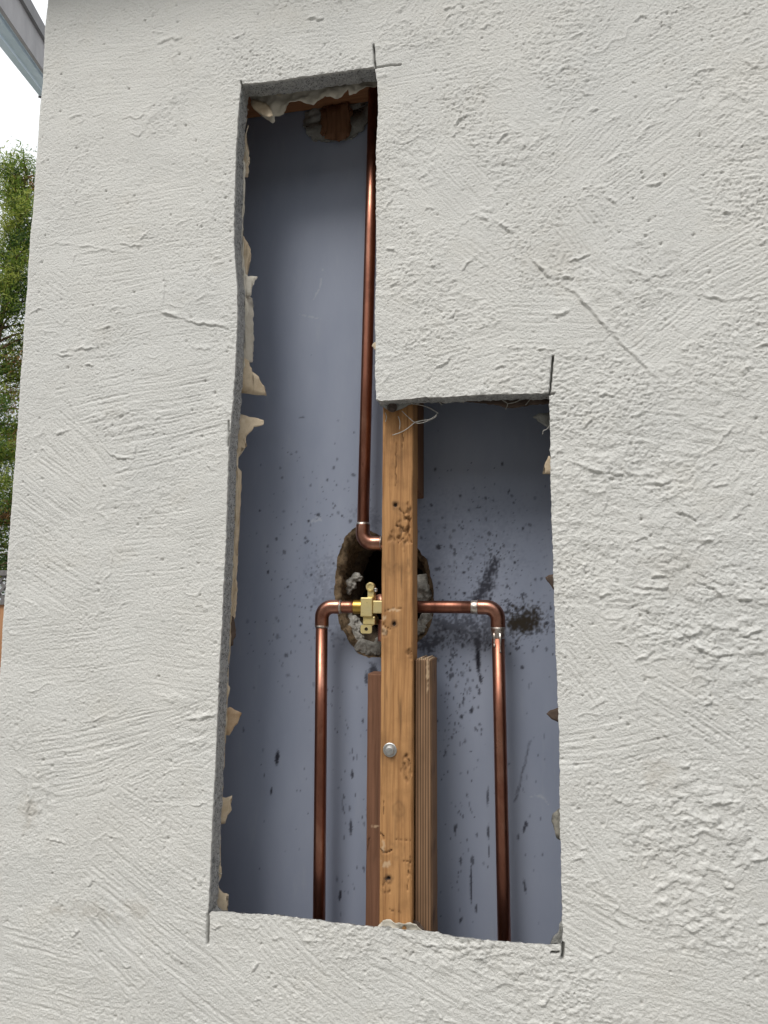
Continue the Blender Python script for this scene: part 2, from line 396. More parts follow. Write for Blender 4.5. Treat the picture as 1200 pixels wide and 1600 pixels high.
    # single burrs and drag lines
    def burr(pts, wd, amp, seed, asym=True):
        nonlocal h
        q = np.array([[P(a, b, 0).x, P(a, b, 0).z] for a, b in pts])
        lo, hi = q.min(0) - .02, q.max(0) + .02
        i0, i1 = np.searchsorted(zz, [lo[1], hi[1]]); j0, j1 = np.searchsorted(s + XC + r, [lo[0], hi[0]])
        if i1 - i0 < 2 or j1 - j0 < 2: return
        sl = (slice(i0, i1), slice(j0, j1)); u = U[sl] + gn(U[sl] * 110, V[sl] * 110, seed) * .0024; v = V[sl] + gn(U[sl] * 110, V[sl] * 110, seed + 1) * .0024
        best = np.full(u.shape, 9.0); side = np.zeros(u.shape); tt = np.zeros(u.shape); n = len(q) - 1
        for k in range(n):
            a, b = q[k], q[k + 1]; ab = b - a; l2 = ab @ ab
            t = np.clip(((u - a[0]) * ab[0] + (v - a[1]) * ab[1]) / l2, 0, 1)
            dx, dy = u - a[0] - t * ab[0], v - a[1] - t * ab[1]; dd = np.hypot(dx, dy)
            mm = dd < best; best = np.where(mm, dd, best); sg = np.sign(-ab[1] * dx + ab[0] * dy) * (1 if ab[0] >= 0 else -1)
            side = np.where(mm, sg, side); tt = np.where(mm, (k + t) / n, tt)
        taper = np.clip(np.minimum(tt, 1 - tt) * 8, 0, 1)
        vary = np.clip(.7 + gn(U[sl] * 45, V[sl] * 45, seed + 2) * .9, .1, 1.3)
        if asym:     # long slope above, steep lip below
            g = np.where(side > 0, np.exp(-(best / (wd * 1.9)) ** 2), np.exp(-(best / .0006) ** 2) - .35 * np.exp(-((best - .0022) / .0012) ** 2))
        else: g = np.exp(-(best / wd) ** 2)
        h[sl] += amp * .8 * g * taper * vary
    for k, (pts, wd, am) in enumerate([([(822, 395), (850, 425), (900, 460), (940, 505), (975, 540), (1000, 565), (1035, 600)], .0032, .0030),
            ([(250, 487), (262, 492), (285, 498), (310, 506), (340, 508), (362, 514)], .003, .0028), ([(215, 83), (232, 80), (250, 67), (262, 62), (288, 60)], .003, .0022),
            ([(90, 550), (110, 547), (140, 544), (158, 543)], .0022, .0022), ([(145, 515), (175, 510)], .002, .0018), ([(160, 700), (185, 716), (210, 717), (214, 690)], .0022, .0018),
            ([(250, 400), (258, 440), (255, 480)], .0018, .0013), ([(884, 717), (920, 733), (955, 741), (985, 744)], .0028, .0026), ([(985, 758), (1020, 756), (1052, 752)], .0024, .0022),
            ([(875, 686), (895, 682), (920, 660), (945, 645)], .0022, .0022), ([(975, 850), (1005, 840), (1025, 855), (1055, 858)], .0024, .0022), ([(1085, 865), (1095, 848), (1117, 842)], .0022, .0022),
            ([(985, 915), (1020, 920), (1048, 918)], .0024, .0022), ([(1076, 903), (1110, 915), (1132, 935)], .0028, .0026), ([(935, 932), (955, 928)], .002, .002),
            ([(1085, 1010), (1120, 1026), (1150, 1020)], .003, .0026), ([(1040, 1000), (1070, 995), (1100, 985)], .0026, .0024), ([(1150, 995), (1190, 985)], .003, .0026),
            ([(1110, 1253), (1135, 1256), (1165, 1248)], .0026, .0026), ([(905, 1405), (950, 1420), (975, 1450)], .002, .0015), ([(20, 1200), (42, 1215), (45, 1250), (40, 1290)], .0026, .0018),
            ([(70, 1308), (105, 1318)], .002, .0016), ([(290, 1125), (320, 1122), (340, 1115)], .0024, .0022), ([(55, 1430), (75, 1425), (95, 1400)], .002, .0014),
            ([(1080, 455), (1130, 470), (1190, 462)], .0024, .0020), ([(975, 420), (1010, 432), (1050, 430)], .0022, .0020), ([(645, 1473), (700, 1480), (760, 1478)], .0024, .002),
            ([(740, 1500), (790, 1490), (840, 1497)], .0024, .002), ([(940, 700), (980, 690), (1030, 690)], .0018, .0014), ([(1140, 690), (1160, 705), (1180, 700)], .0018, .0014),
            ([(60, 400), (85, 380), (140, 385), (200, 395)], .0016, .0012), ([(190, 185), (225, 180)], .0018, .0014), ([(195, 205), (215, 213), (230, 203)], .0018, .0012)]):
        burr(pts, wd * .75, am * .9, 1500 + k * 3)
    r3 = random.Random(5)
    for k in range(420):          # many small ragged burrs, thick on the right and thin on the left
        px, py = r3.uniform(30, 1190), r3.uniform(10, 1590)
        if px < 360 and r3.random() < .8: continue
        L_ = r3.uniform(8, 34); an = r3.gauss(-.15, .5)
        pts = [(px + L_ * math.cos(an) * t + r3.uniform(-3, 3), py + L_ * math.sin(an) * t + r3.uniform(-4, 4)) for t in (0, .35, .7, 1)]
        burr(pts, r3.uniform(.0010, .0020), r3.uniform(.0009, .0022), 2000 + k * 2)
    # pock holes
    for k in range(900):
        px, py = r3.uniform(10, 1195), r3.uniform(5, 1595); p = P(px, py, 0)
        i = int((p.z - z0) / d); j = int(np.searchsorted(s + XC + r, p.x)); q = 3
        if 4 < i < nv - 5 and 4 < j < nu - 5:
            sl = (slice(i - q, i + q + 1), slice(j - q, j + q + 1)); rad = r3.uniform(.0008, .0019)
            h[sl] -= r3.uniform(.0008, .0028) * np.exp(-((U[sl] - p.x) ** 2 + (V[sl] - p.z) ** 2) / rad ** 2)
    grey = np.zeros(h.shape); stain = np.zeros(h.shape)
    # saw overcuts running past the corners of the opening
    for pts, wd, dep in [([(584, 70), (584.6, 90), (586.5, 107)], .0011, .008), ([(587, 106), (605, 103), (626, 101)], .0010, .006),
                    ([(864, 557), (863, 570), (861, 595), (859, 616)], .0012, .008), ([(852, 615), (866, 615)], .0008, .004), ([(325, 1430), (324.5, 1450), (324, 1474)], .0014, .009),
                    ([(880, 1476), (880, 1488), (878.5, 1498)], .0016, .009), ([(862, 1489), (873, 1489)], .0011, .005), ([(377, 131), (377, 127)], .001, .006), ([(357, 658), (357, 680), (356, 697)], .0008, .003)]:
        q = np.array([[P(a, b, 0).x, P(a, b, 0).z] for a, b in pts])
        for k in range(len(q) - 1):
            a, b = q[k], q[k + 1]; lo = np.minimum(a, b) - .006; hi = np.maximum(a, b) + .006
            i0, i1 = np.searchsorted(zz, [lo[1], hi[1]]); j0, j1 = np.searchsorted(s + XC + r, [lo[0], hi[0]]); sl = (slice(i0, i1), slice(j0, j1))
            ab = b - a; t = np.clip(((U[sl] - a[0]) * ab[0] + (V[sl] - a[1]) * ab[1]) / (ab @ ab), 0, 1)
            dd = np.hypot(U[sl] - a[0] - t * ab[0], V[sl] - a[1] - t * ab[1])
            g = sstep(wd * 1.35, wd * .6, dd); h[sl] = np.minimum(h[sl], h[sl] * (1 - g) - dep * g); grey[sl] = np.maximum(grey[sl], g)
    for px, py, rx, ry, a in [(150, 1425, 60, 18, .22), (95, 1420, 22, 12, .3), (45, 1265, 26, 34, .25), (215, 1420, 40, 16, .2), (1030, 1215, 30, 28, .25), (1060, 890, 60, 40, .12), (860, 400, 70, 60, .12)]:
        p = P(px, py, 0); n = gn(U * 60, V * 60, 81) * .6 + gn(U * 160, V * 160, 82) * .5
        stain = np.maximum(stain, a * sstep(1.0, .2, np.sqrt(((U - p.x) / rx / .00078) ** 2 + ((V - p.z) / ry / .00078) ** 2) + n * .7))
    # fade the relief out at the rim of this field so that it meets the plain wall beyond
    eg = np.minimum(np.minimum(V - z0, zz[-1] - V), s[-1] - S)
    h *= sstep(0, .03, eg); h = np.maximum(h, -.012)
    # ---- which cells stay
    uc = U[:-1, :-1] + d / 2; vc = V[:-1, :-1] + d / 2
    inside = np.zeros(uc.shape, bool)
    lo, hi = poly.min(0), poly.max(0)
    i0, i1 = np.searchsorted(zz, [lo[1] - .01, hi[1] + .01]); j0, j1 = np.searchsorted(s + XC + r, [lo[0] - .01, hi[0] + .01])
    X_, Y_ = uc[i0:i1, j0:j1], vc[i0:i1, j0:j1]; ins = np.zeros(X_.shape, bool)
    for k in range(len(poly)):
        (xa, ya), (xb, yb) = poly[k], poly[(k + 1) % len(poly)]
        if ya == yb: continue
        cnd = (ya > Y_) != (yb > Y_)
        ins ^= cnd & (X_ < (xb - xa) * (Y_ - ya) / (yb - ya) + xa)
    inside[i0:i1, j0:j1] = ins
    keep = ~inside
    # boundary vertices
    kv = np.zeros((nv + 1, nu + 1), int); kp = np.pad(keep, 1, constant_values=True)
    cnt = kp[:-1, :-1].astype(int) + kp[1:, :-1] + kp[:-1, 1:] + kp[1:, 1:]
    bmask = (cnt < 4) & (cnt > 0)
    bi = np.argwhere(bmask)
    pa = poly; pb = np.roll(poly, -1, 0); ab = pb - pa; l2 = (ab ** 2).sum(1)
    bn = {}
    for i, j in bi:
        p = np.array([U[i, j], V[i, j]])
        t = np.clip(((p - pa) * ab).sum(1) / l2, 0, 1); c = pa + ab * t[:, None]; dd = ((p - c) ** 2).sum(1); k = dd.argmin()
        U[i, j], V[i, j] = c[k]
        nn = np.array([ab[k][1], -ab[k][0]]); nn /= np.linalg.norm(nn)     # poly runs clockwise: this points into the opening
        bn[(i, j)] = nn
    # ---- to world
    Sn = U - XC - r
    flat = Sn >= 0; th = np.clip(-Sn / r, 0, math.pi / 2); side = np.maximum(-Sn - r * math.pi / 2, 0)
    nx = np.where(flat, 0, -np.sin(th)); ny = np.where(flat, -1, -np.cos(th))
    bx = np.where(flat, U, XC + r - r * np.sin(th)); by = np.where(flat, 0, r - r * np.cos(th) + side)
    co = np.stack([bx + nx * h, by + ny * h, V], -1).reshape(-1, 3)
    ids = np.arange(nv * nu).reshape(nv, nu)
    q = np.stack([ids[:-1, :-1], ids[:-1, 1:], ids[1:, 1:], ids[1:, :-1]], -1)[keep]
    used = np.zeros(nv * nu, bool); used[q.ravel()] = True; remap = np.cumsum(used) - 1
    me = bpy.data.meshes.new('plaster_face'); me.vertices.add(int(used.sum())); me.vertices.foreach_set('co', co[used].astype(np.float32).ravel())
    nf = len(q); me.loops.add(nf * 4); me.loops.foreach_set('vertex_index', remap[q].astype(np.int32).ravel())
    me.polygons.add(nf); me.polygons.foreach_set('loop_start', np.arange(0, nf * 4, 4, dtype=np.int32))
    me.polygons.foreach_set('use_smooth', np.ones(nf, bool)); me.update(calc_edges=True)
    for nm, arr in (('grey', grey), ('stain', stain)):
        at = me.attributes.new(nm, 'FLOAT', 'POINT'); at.data.foreach_set('value', arr.reshape(-1)[used].astype(np.float32))
    link('plaster_face', me, STUCCO, wall)
    # ---- the sawn edge: boundary pushed back through the plaster
    deps = [0, .0012, .0028, .005, .008, .011, .014, .0175, .021, .024, THK]
    vid = {}; verts = []; faces = []
    for (i, j), nn in bn.items():
        p = np.array([U[i, j], V[i, j]]); hh = h[i, j]
        row = []
        for kd, dp in enumerate(deps):
            x, z = p
            if dp > 0:
                a = .0009 * (mnoise.noise(Vector((x * 180, dp * 180, z * 180))) + .7 * mnoise.noise(Vector((x * 420, dp * 420, z * 420))))
                if nn[1] > .5: a -= dp * .42                       # the sill falls inwards
                if dp > .02: a += .0012 * mnoise.noise(Vector((x * 90, 3, z * 90)))
                if nn[0] < -.5: a -= dp * .05
                x += nn[0] * a; z += nn[1] * a
            row.append(len(verts)); verts.append((x, -hh * max(0, 1 - dp / .008) + dp if dp else -hh, z))
        vid[(i, j)] = row
    def strip(a, b):
        if a in vid and b in vid:
            A, B = vid[a], vid[b]
            for k in range(len(deps) - 1): faces.append((A[k], B[k], B[k + 1], A[k + 1]))
    for i, j in np.argwhere(inside):
        i, j = int(i), int(j)
        if keep[i - 1, j]: strip((i, j), (i, j + 1))
        if keep[i + 1, j]: strip((i + 1, j + 1), (i + 1, j))
        if keep[i, j - 1]: strip((i + 1, j), (i, j))
        if keep[i, j + 1]: strip((i, j + 1), (i + 1, j + 1))
    bm_ = mesh_obj('sawn_edge', verts, faces, CEMENT, wall, True)
    return s[-1] + XC + r, z0, zz[-1], r, side.max() + r
FX1, FZ0, FZ1, CR, SIDE0 = build_stucco()

# the rest of the wall around the detailed field, and the return along the side of the house
HZ, HX1, HY1 = 2.62, 2.2, 3.4
bm = bmesh.new()
def quad(bm, *pts): bm.faces.new([bm.verts.new(p) for p in pts])
quad(bm, (FX1, 0, 0), (HX1, 0, 0), (HX1, 0, HZ), (FX1, 0, HZ))
def skirt(za, zb):
    pr = [(FX1, 0)] + [(XC + CR - CR * math.sin(t), CR - CR * math.cos(t)) for t in np.linspace(0, math.pi / 2, 7)] + [(XC, SIDE0)]
    for (xa, ya), (xb, yb) in zip(pr[:-1], pr[1:]): quad(bm, (xb, yb, za), (xa, ya, za), (xa, ya, zb), (xb, yb, zb))
skirt(0, FZ0); skirt(FZ1, HZ)
quad(bm, (XC, HY1, 0), (XC, SIDE0, 0), (XC, SIDE0, HZ), (XC, HY1, HZ))
bm_obj('plain_plaster', bm, STUCCO, wall)
bm = bmesh.new(); quad(bm, (HX1, 0, 0), (HX1, HY1, 0), (HX1, HY1, HZ), (HX1, 0, HZ)); quad(bm, (HX1, HY1, 0), (XC, HY1, 0), (XC, HY1, HZ), (HX1, HY1, HZ))
bm_obj('rear_wall', bm, STUCCO, wall)

# hidden framing that closes the cavity
ST = THK + .003                 # face of the framing
BK = ST + .089                  # face of the backing board
hl, hr = poly[:, 0].min(), poly[:, 0].max(); hb = poly[:, 1].min()
for x0 in (hl - .11, hr + .07): bm_obj('side_stud', box_bm(x0, x0 + .038, ST, BK - .001, .05, HZ - .05, .001), DARKWOOD, wall)
bm_obj('bottom_plate', box_bm(hl - .07, hr + .068, ST + .001, BK - .002, hb - .16, hb - .122, .001), DARKWOOD, wall)
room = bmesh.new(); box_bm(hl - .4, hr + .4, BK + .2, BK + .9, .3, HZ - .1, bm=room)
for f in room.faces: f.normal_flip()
bm_obj('inner_room', room, DARKVOID, wall)  # near-black colour stands in for the unlit room behind the valve hole

# ------------------------------------------------------------------ out-of-view eave, added to dim the top of the wall
SOFFIT = mat_plain('eave_paint', (.42, .42, .41), (.52, .52, .50), 8, .7, .001, .3)
eave = thing('added_shade_eave', 'unseen eave added above the stucco wall to shade its top', 'eave', (XC, -.4, HZ))
EZ = 2.42
bm_obj('soffit', box_bm(XC - .2, HX1, -.085, -.014, EZ, EZ + .018), SOFFIT, eave)
bm_obj('fascia', box_bm(XC - .2, HX1, -.107, -.087, EZ - .03, EZ + .16, .003), SOFFIT, eave)
bm_obj('roof_deck', box_bm(XC - .2, HX1, -.14, HY1 + .1, HZ + .002, HZ + .06), SOFFIT, eave)

# ------------------------------------------------------------------ backing board with the valve opening
board = thing('backing_board', 'blue-grey board at the back of the cavity, soot-spotted with a broken valve hole', 'board', ((hl + hr) / 2, BK, hb - .2))
vh_px = [(556, 824), (566, 826), (580, 830), (592, 836), (606, 842), (625, 844), (645, 850), (656, 860), (665, 871), (672, 892), (677, 920), (678.5, 942), (676, 968), (667, 990), (653, 1003),
         (632, 1018), (608, 1026), (590, 1027), (575, 1028), (562, 1022), (549, 1009), (542, 996), (532, 981), (527, 959), (523, 937), (522, 920), (525, 894), (528, 870), (535, 848), (545, 832)]
vh = np.array([[P(a, b, BK).x, P(a, b, BK).z] for a, b in vh_px])
def build_board():
    d = .0016
    x = np.arange(hl - .072, hr + .068, d); z = np.arange(hb - .123, P(480, 120, BK).z + .03, d)
    U, V = np.meshgrid(x, z); nv, nu = U.shape
    # pixel position of each point, for the placing of stains
    rel = np.stack([U, np.full(U.shape, BK + CAMD), V - CAMZ], -1) @ R
    PX = 600 + F_PX * rel[..., 0] / -rel[..., 2]; PY = 800 - F_PX * rel[..., 1] / -rel[..., 2]
    soot = np.zeros(U.shape); burn = np.zeros(U.shape); scr = np.zeros(U.shape)
    r4 = random.Random(3)
    def speck(px, py, rx, ry, a, rot=0):
        p = P(px, py, BK); i = int((p.z - z[0]) / d); j = int((p.x - x[0]) / d); q = int(max(rx, ry) * .001 / d) + 4
        if not (q < i < nv - q and q < j < nu - q): return
        sl = (slice(i - q, i + q), slice(j - q, j + q)); du, dv = PX[sl] - px, PY[sl] - py
        ca, sa = math.cos(rot), math.sin(rot); e = np.sqrt(((du * ca + dv * sa) / rx) ** 2 + ((-du * sa + dv * ca) / ry) ** 2)
        e = e + gn(U[sl] * 500, V[sl] * 500, 50) * .3
        soot[sl] = np.maximum(soot[sl], a * sstep(1.15, .5, e))
    def cloud(cx, cy, sx, sy, n, rmin, rmax, amin, amax, el=1.0, rot=0):
        for _ in range(n):
            px, py = r4.gauss(cx, sx), r4.gauss(cy, sy); r_ = rmin + (rmax - rmin) * r4.random() ** 3
            speck(px, py, r_ * r4.uniform(.7, 1.1), r_ * r4.uniform(.8, 1.3) * el, r4.uniform(amin, amax), rot)
    cloud(490, 880, 45, 75, 190, .8, 3.4, .3, .85)
    cloud(545, 800, 35, 40, 70, .8, 2.8, .3, .8)
    cloud(470, 1000, 45, 60, 60, .8, 3.4, .3, .7, 1.3)
    cloud(690, 870, 40, 60, 140, .7, 4.0, .3, .8)
    cloud(760, 850, 55, 60, 240, .6, 3.4, .3, .85)
    cloud(770, 880, 22, 30, 160, .7, 3, .4, .95)
    cloud(830, 965, 36, 22, 300, .8, 3.6, .35, .9)
    cloud(735, 975, 45, 25, 320, .8, 3.2, .35, .9)
    cloud(720, 1050, 24, 50, 150, .9, 3.4, .4, .9, 1.5)
    cloud(712, 1140, 26, 50, 70, .8, 2.6, .35, .8, 1.6)
    cloud(540, 1120, 22, 80, 50, .7, 2.2, .3, .8, 2.2)
    cloud(545, 1290, 18, 70, 36, .7, 2.2, .3, .85, 3.0)
    cloud(720, 1260, 26, 60, 40, .7, 2.0, .3, .8, 2.4)
    cloud(700, 1360, 40, 70, 40, .7, 2, .3, .7, 2.2)
    cloud(430, 1150, 40, 130, 24, .7, 2.4, .3, .8, 2.2)
    cloud(620, 1000, 170, 220, 120, .6, 1.6, .25, .7, 1.4)
    cloud(830, 1250, 18, 120, 24, .8, 2.4, .3, .6, 2.0)
    for q in [(433, 1184, 4, 13, .95, .1), (424, 1236, 2, 7, .9, .1), (447, 1024, 4, 4, .6, 0), (736, 1380, 2, 36, .95, 0), (738, 1345, 3.5, 9, .7, 0), (762, 1245, 1.6, 18, .8, 0), (763, 1300, 2.4, 12, .8, 0), (764, 1330, 1.5, 10, .8, 0),
              (747, 1030, 4.2, 26, 1, -.03), (751, 1060, 3, 10, .9, -.1), (748, 1008, 5, 10, .8, 0), (720, 1345, 2.2, 8, .8, 0), (711, 1295, 2.4, 8, .8, 0), (550, 1210, 2.4, 8, .9, 0), (548, 1293, 3, 14, .8, 0), (531, 1400, 2.6, 10, .9, .1),
              (520, 920, 5, 2, .5, 0), (515, 985, 3, 3, .5, 0), (685, 855, 5, 5, .85, 0), (684, 889, 7, 3.5, .65, -.2), (710, 865, 3, 5, .7, 0), (735, 872, 4, 4, .6, 0), (748, 793, 7, 1.6, .6, -.2), (828, 820, 4, 3, .6, .2), (719, 775, 3, 3, .7, 0),
              (795, 768, 1.3, 5, .8, .2), (552, 742, 5, 3, .6, .5), (472, 652, 5, 1.5, .6, 0), (455, 710, 2, 2, .6, 0), (463, 706, 2, 2, .6, 0), (553, 676, 2, 2, .6, 0), (820, 1385, 2.2, 12, .8, -.15), (819, 1295, 2.5, 8, .85, .2), (822, 1288, 3, 6, .85, 0), (810, 1308, 2, 6, .7, 0),
              (766, 936, 2.4, 4, 1, 0), (572, 1060, 3, 12, .8, 0), (583, 1048, 8, 9, .85, .3), (695, 1475, 3, 5, .6, 0), (744, 1420, 2, 8, .8, 0), (720, 1438, 2.6, 6, .8, .4), (590, 1080, 4, 4, .5, 0)]: speck(*q)
    for k in range(30):       # a long faint drag mark on the right
        t = k / 29; speck(828 - 22 * t + r4.uniform(-2, 2), 1160 + 90 * t, 1.5, 5, r4.uniform(.2, .6), .2)
    n1 = gn(U * 55, V * 55, 61) * .4 + gn(U * 150, V * 150, 62) * .5 + gn(U * 300, V * 300, 63) * .75
    def smear(pts, wd, a, target, soft=1.0):
        best = np.full(U.shape, 1e9)
        for (xa, ya, wa), (xb, yb, wb) in zip(pts[:-1], pts[1:]):
            l2 = (xb - xa) ** 2 + (yb - ya) ** 2; t = np.clip(((PX - xa) * (xb - xa) + (PY - ya) * (yb - ya)) / l2, 0, 1)
            best = np.minimum(best, np.hypot(PX - xa - t * (xb - xa), PY - ya - t * (yb - ya)) / (wa + (wb - wa) * t))
        np.maximum(target, a * sstep(1.3, .15, best + (n1 + .08) * .95 * soft), out=target)
    smear([(744, 940, 15), (757, 915, 15), (766, 893, 12), (773, 876, 9)], 1, .92, soot, .8)
    smear([(690, 975, 18), (742, 980, 30), (775, 978, 28)], 1, .68, soot, 1.3)
    smear([(730, 965, 14), (752, 985, 14)], 1, .75, soot, 1.3)
    smear([(745, 1000, 7), (747, 1030, 5), (748, 1050, 3)], 1, .85, soot, .6)
    smear([(795, 985, 14), (815, 972, 20), (835, 968, 16)], 1, .55, soot, 1.2)
    smear([(805, 972, 24), (830, 965, 24)], 1, .85, burn, 1.2)
    smear([(802, 975, 20), (832, 970, 19)], 1, 1.0, burn, .75)
    smear([(803, 977, 15), (828, 973, 14)], 1, .95, soot, .45)
    smear([(700, 850, 60), (760, 850, 60)], 1, .12, soot, 2)
    smear([(655, 1000, 16), (672, 1012, 16), (690, 1000, 10)], 1, .75, soot, 1.2)
    smear([(510, 900, 25), (520, 980, 20)], 1, .22, soot, 2)
    smear([(583, 1040, 6), (578, 1070, 5)], 1, .7, soot, 1)
    smear([(560, 800, 12), (585, 815, 12)], 1, .25, soot, 2)
    for pts in ([(490, 468, 1), (500, 450, 1.2), (502, 436, 1.2)], [(502, 419, 2), (504, 421, 2)], [(467, 491, 1), (480, 494, 1), (503, 499, 1)], [(830, 1245, 1.5), (845, 1243, 2.5), (858, 1258, 1)], [(488, 815, 6), (500, 812, 3)]):
        smear(pts, 1, .3, scr, 1.6)
    # cells out of the valve opening
    uc, vc = U[:-1, :-1] + d / 2, V[:-1, :-1] + d / 2; ins = np.zeros(uc.shape, bool)
    pl = refine(vh, .003, .0014)
    for k in range(len(pl)):
        (xa, ya), (xb, yb) = pl[k], pl[(k + 1) % len(pl)]
        if ya == yb: continue
        ins ^= ((ya > vc) != (yb > vc)) & (uc < (xb - xa) * (vc - ya) / (yb - ya) + xa)
    keep = ~ins; kp = np.pad(keep, 1, constant_values=True); cnt = kp[:-1, :-1].astype(int) + kp[1:, :-1] + kp[:-1, 1:] + kp[1:, 1:]
    pa, ab = pl, np.roll(pl, -1, 0) - pl; l2 = (ab ** 2).sum(1)
    for i, j in np.argwhere((cnt < 4) & (cnt > 0)):
        p = np.array([U[i, j], V[i, j]]); t = np.clip(((p - pa) * ab).sum(1) / l2, 0, 1); c = pa + ab * t[:, None]; U[i, j], V[i, j] = c[((p - c) ** 2).sum(1).argmin()]
    Yv = BK + gn(U * 5, V * 3, 40) * .0012
    co = np.stack([U, Yv, V], -1).reshape(-1, 3); ids = np.arange(nv * nu).reshape(nv, nu)
    q = np.stack([ids[:-1, :-1], ids[:-1, 1:], ids[1:, 1:], ids[1:, :-1]], -1)[keep]
    me = bpy.data.meshes.new('face_sheet'); me.vertices.add(nv * nu); me.vertices.foreach_set('co', co.astype(np.float32).ravel()); nf = len(q)
    me.loops.add(nf * 4); me.loops.foreach_set('vertex_index', q.astype(np.int32).ravel()); me.polygons.add(nf)
    me.polygons.foreach_set('loop_start', np.arange(0, nf * 4, 4, dtype=np.int32)); me.polygons.foreach_set('use_smooth', np.ones(nf, bool)); me.update(calc_edges=True)
    for nm, a in (('soot', soot), ('burn', burn), ('scratch', scr)):
        at = me.attributes.new(nm, 'FLOAT', 'POINT'); at.data.foreach_set('value', np.clip(a, 0, 1).reshape(-1).astype(np.float32))
    link('face_sheet', me, PANEL, board)
    return pl
VHP = build_board()
# broken rim: the board's brown core, stepping inwards as it goes back
vc0 = VHP.mean(0)
def ring_mesh(name, prof, m, seed):
    n = len(VHP); verts, faces = [], []
    for k, (sc, y) in enumerate(prof):
        for i, p in enumerate(VHP):
            q = vc0 + (p - vc0) * sc
            if 0 < k:
                jn = mnoise.noise(Vector((q[0] * 60, k * .6 + seed, q[1] * 60))) + .6 * mnoise.noise(Vector((q[0] * 190, k * 1.3 + seed, q[1] * 190)))
                ul = max(0, min(1, .5 + ((p[1] - vc0[1]) - (p[0] - vc0[0])) * 9)); q = q + (q - vc0) * (jn * .085 + (.05 - .1 * ul if name == 'broken_rim' else 0))
                y_ = y + .003 * mnoise.noise(Vector((q[0] * 130, seed + 9, q[1] * 130)))
            else: y_ = y
            verts.append((q[0], y_, q[1]))
    for k in range(len(prof) - 1):
        for i in range(n): faces.append((k * n + i, k * n + (i + 1) % n, (k + 1) * n + (i + 1) % n, (k + 1) * n + i))
    return mesh_obj(name, verts, faces, m, board, True)
ring_mesh('broken_rim', [(1.004, BK + .0005), (.995, BK + .002), (.955, BK + .004), (.915, BK + .007), (.885, BK + .010), (.895, BK + .018), (.90, BK + .03), (.89, BK + .045), (.86, BK + .058)], FIBRE, 1)
ring_mesh('mortar_bed', [(.93, BK + .050), (.84, BK + .052), (.76, BK + .056), (.72, BK + .066), (.70, BK + .09)], DARKBED, 4)
# mortar squeezed around the opening
def lumps(name, blobs, parent, m, vox=.0011):
    bm = bmesh.new(); r5 = random.Random(len(blobs))
    for px, py, Y, rad in blobs:
        p = P(px, py, Y); mt = Matrix.Translation(p) @ Matrix.Diagonal((rad * r5.uniform(.95, 1.3), rad * r5.uniform(.6, .9), rad * r5.uniform(.85, 1.15), 1))
        bmesh.ops.create_icosphere(bm, subdivisions=3, radius=1, matrix=mt)
    for v in bm.verts:
        n_ = Vector(v.co)
        k = .0022 * mnoise.noise(n_ * 95) + .0014 * mnoise.noise(n_ * 210 + Vector((3, 1, 2))) + .0008 * mnoise.noise(n_ * 480)
        v.co = v.co + v.normal * k if v.normal.length > 0 else v.co
    o = bm_obj(name, bm, m, parent, True)
    md = o.modifiers.new('remesh', 'REMESH'); md.mode = 'VOXEL'; md.voxel_size = vox; md.use_smooth_shade = True
    for sc_, st_ in ((.011, .009), (.0035, .0035)):
        tx = bpy.data.textures.new('crumble', 'CLOUDS'); tx.noise_scale = sc_; tx.noise_depth = 3
        dm = o.modifiers.new('crumble', 'DISPLACE'); dm.texture = tx; dm.texture_coords = 'GLOBAL'; dm.strength = st_; dm.mid_level = .5
    return o
YM = BK + .024
lumps('mortar', [(549, 912, YM, .008), (559, 902, YM, .007), (545, 922, YM, .006), (545, 958, YM, .007), (550, 970, YM, .009), (557, 979, YM, .008), (550, 988, YM - .004, .011),
                 (556, 1000, YM - .008, .010), (564, 1010, YM - .012, .011), (574, 1014, YM - .014, .010), (584, 1013, YM - .014, .010), (594, 1009, YM - .012, .010), (605, 1008, YM - .012, .010)], board, MORTAR)
lumps('mortar', [(657, 908, YM - .004, .009), (664, 917, YM - .006, .010), (668, 928, YM - .008, .007), (661, 932, YM - .006, .008), (655, 922, YM - .002, .010), (667, 950, YM - .008, .006),
                 (668, 962, YM - .01, .008), (664, 974, YM - .01, .009), (658, 984, YM - .008, .009), (653, 993, YM - .006, .008)], board, MORTAR)
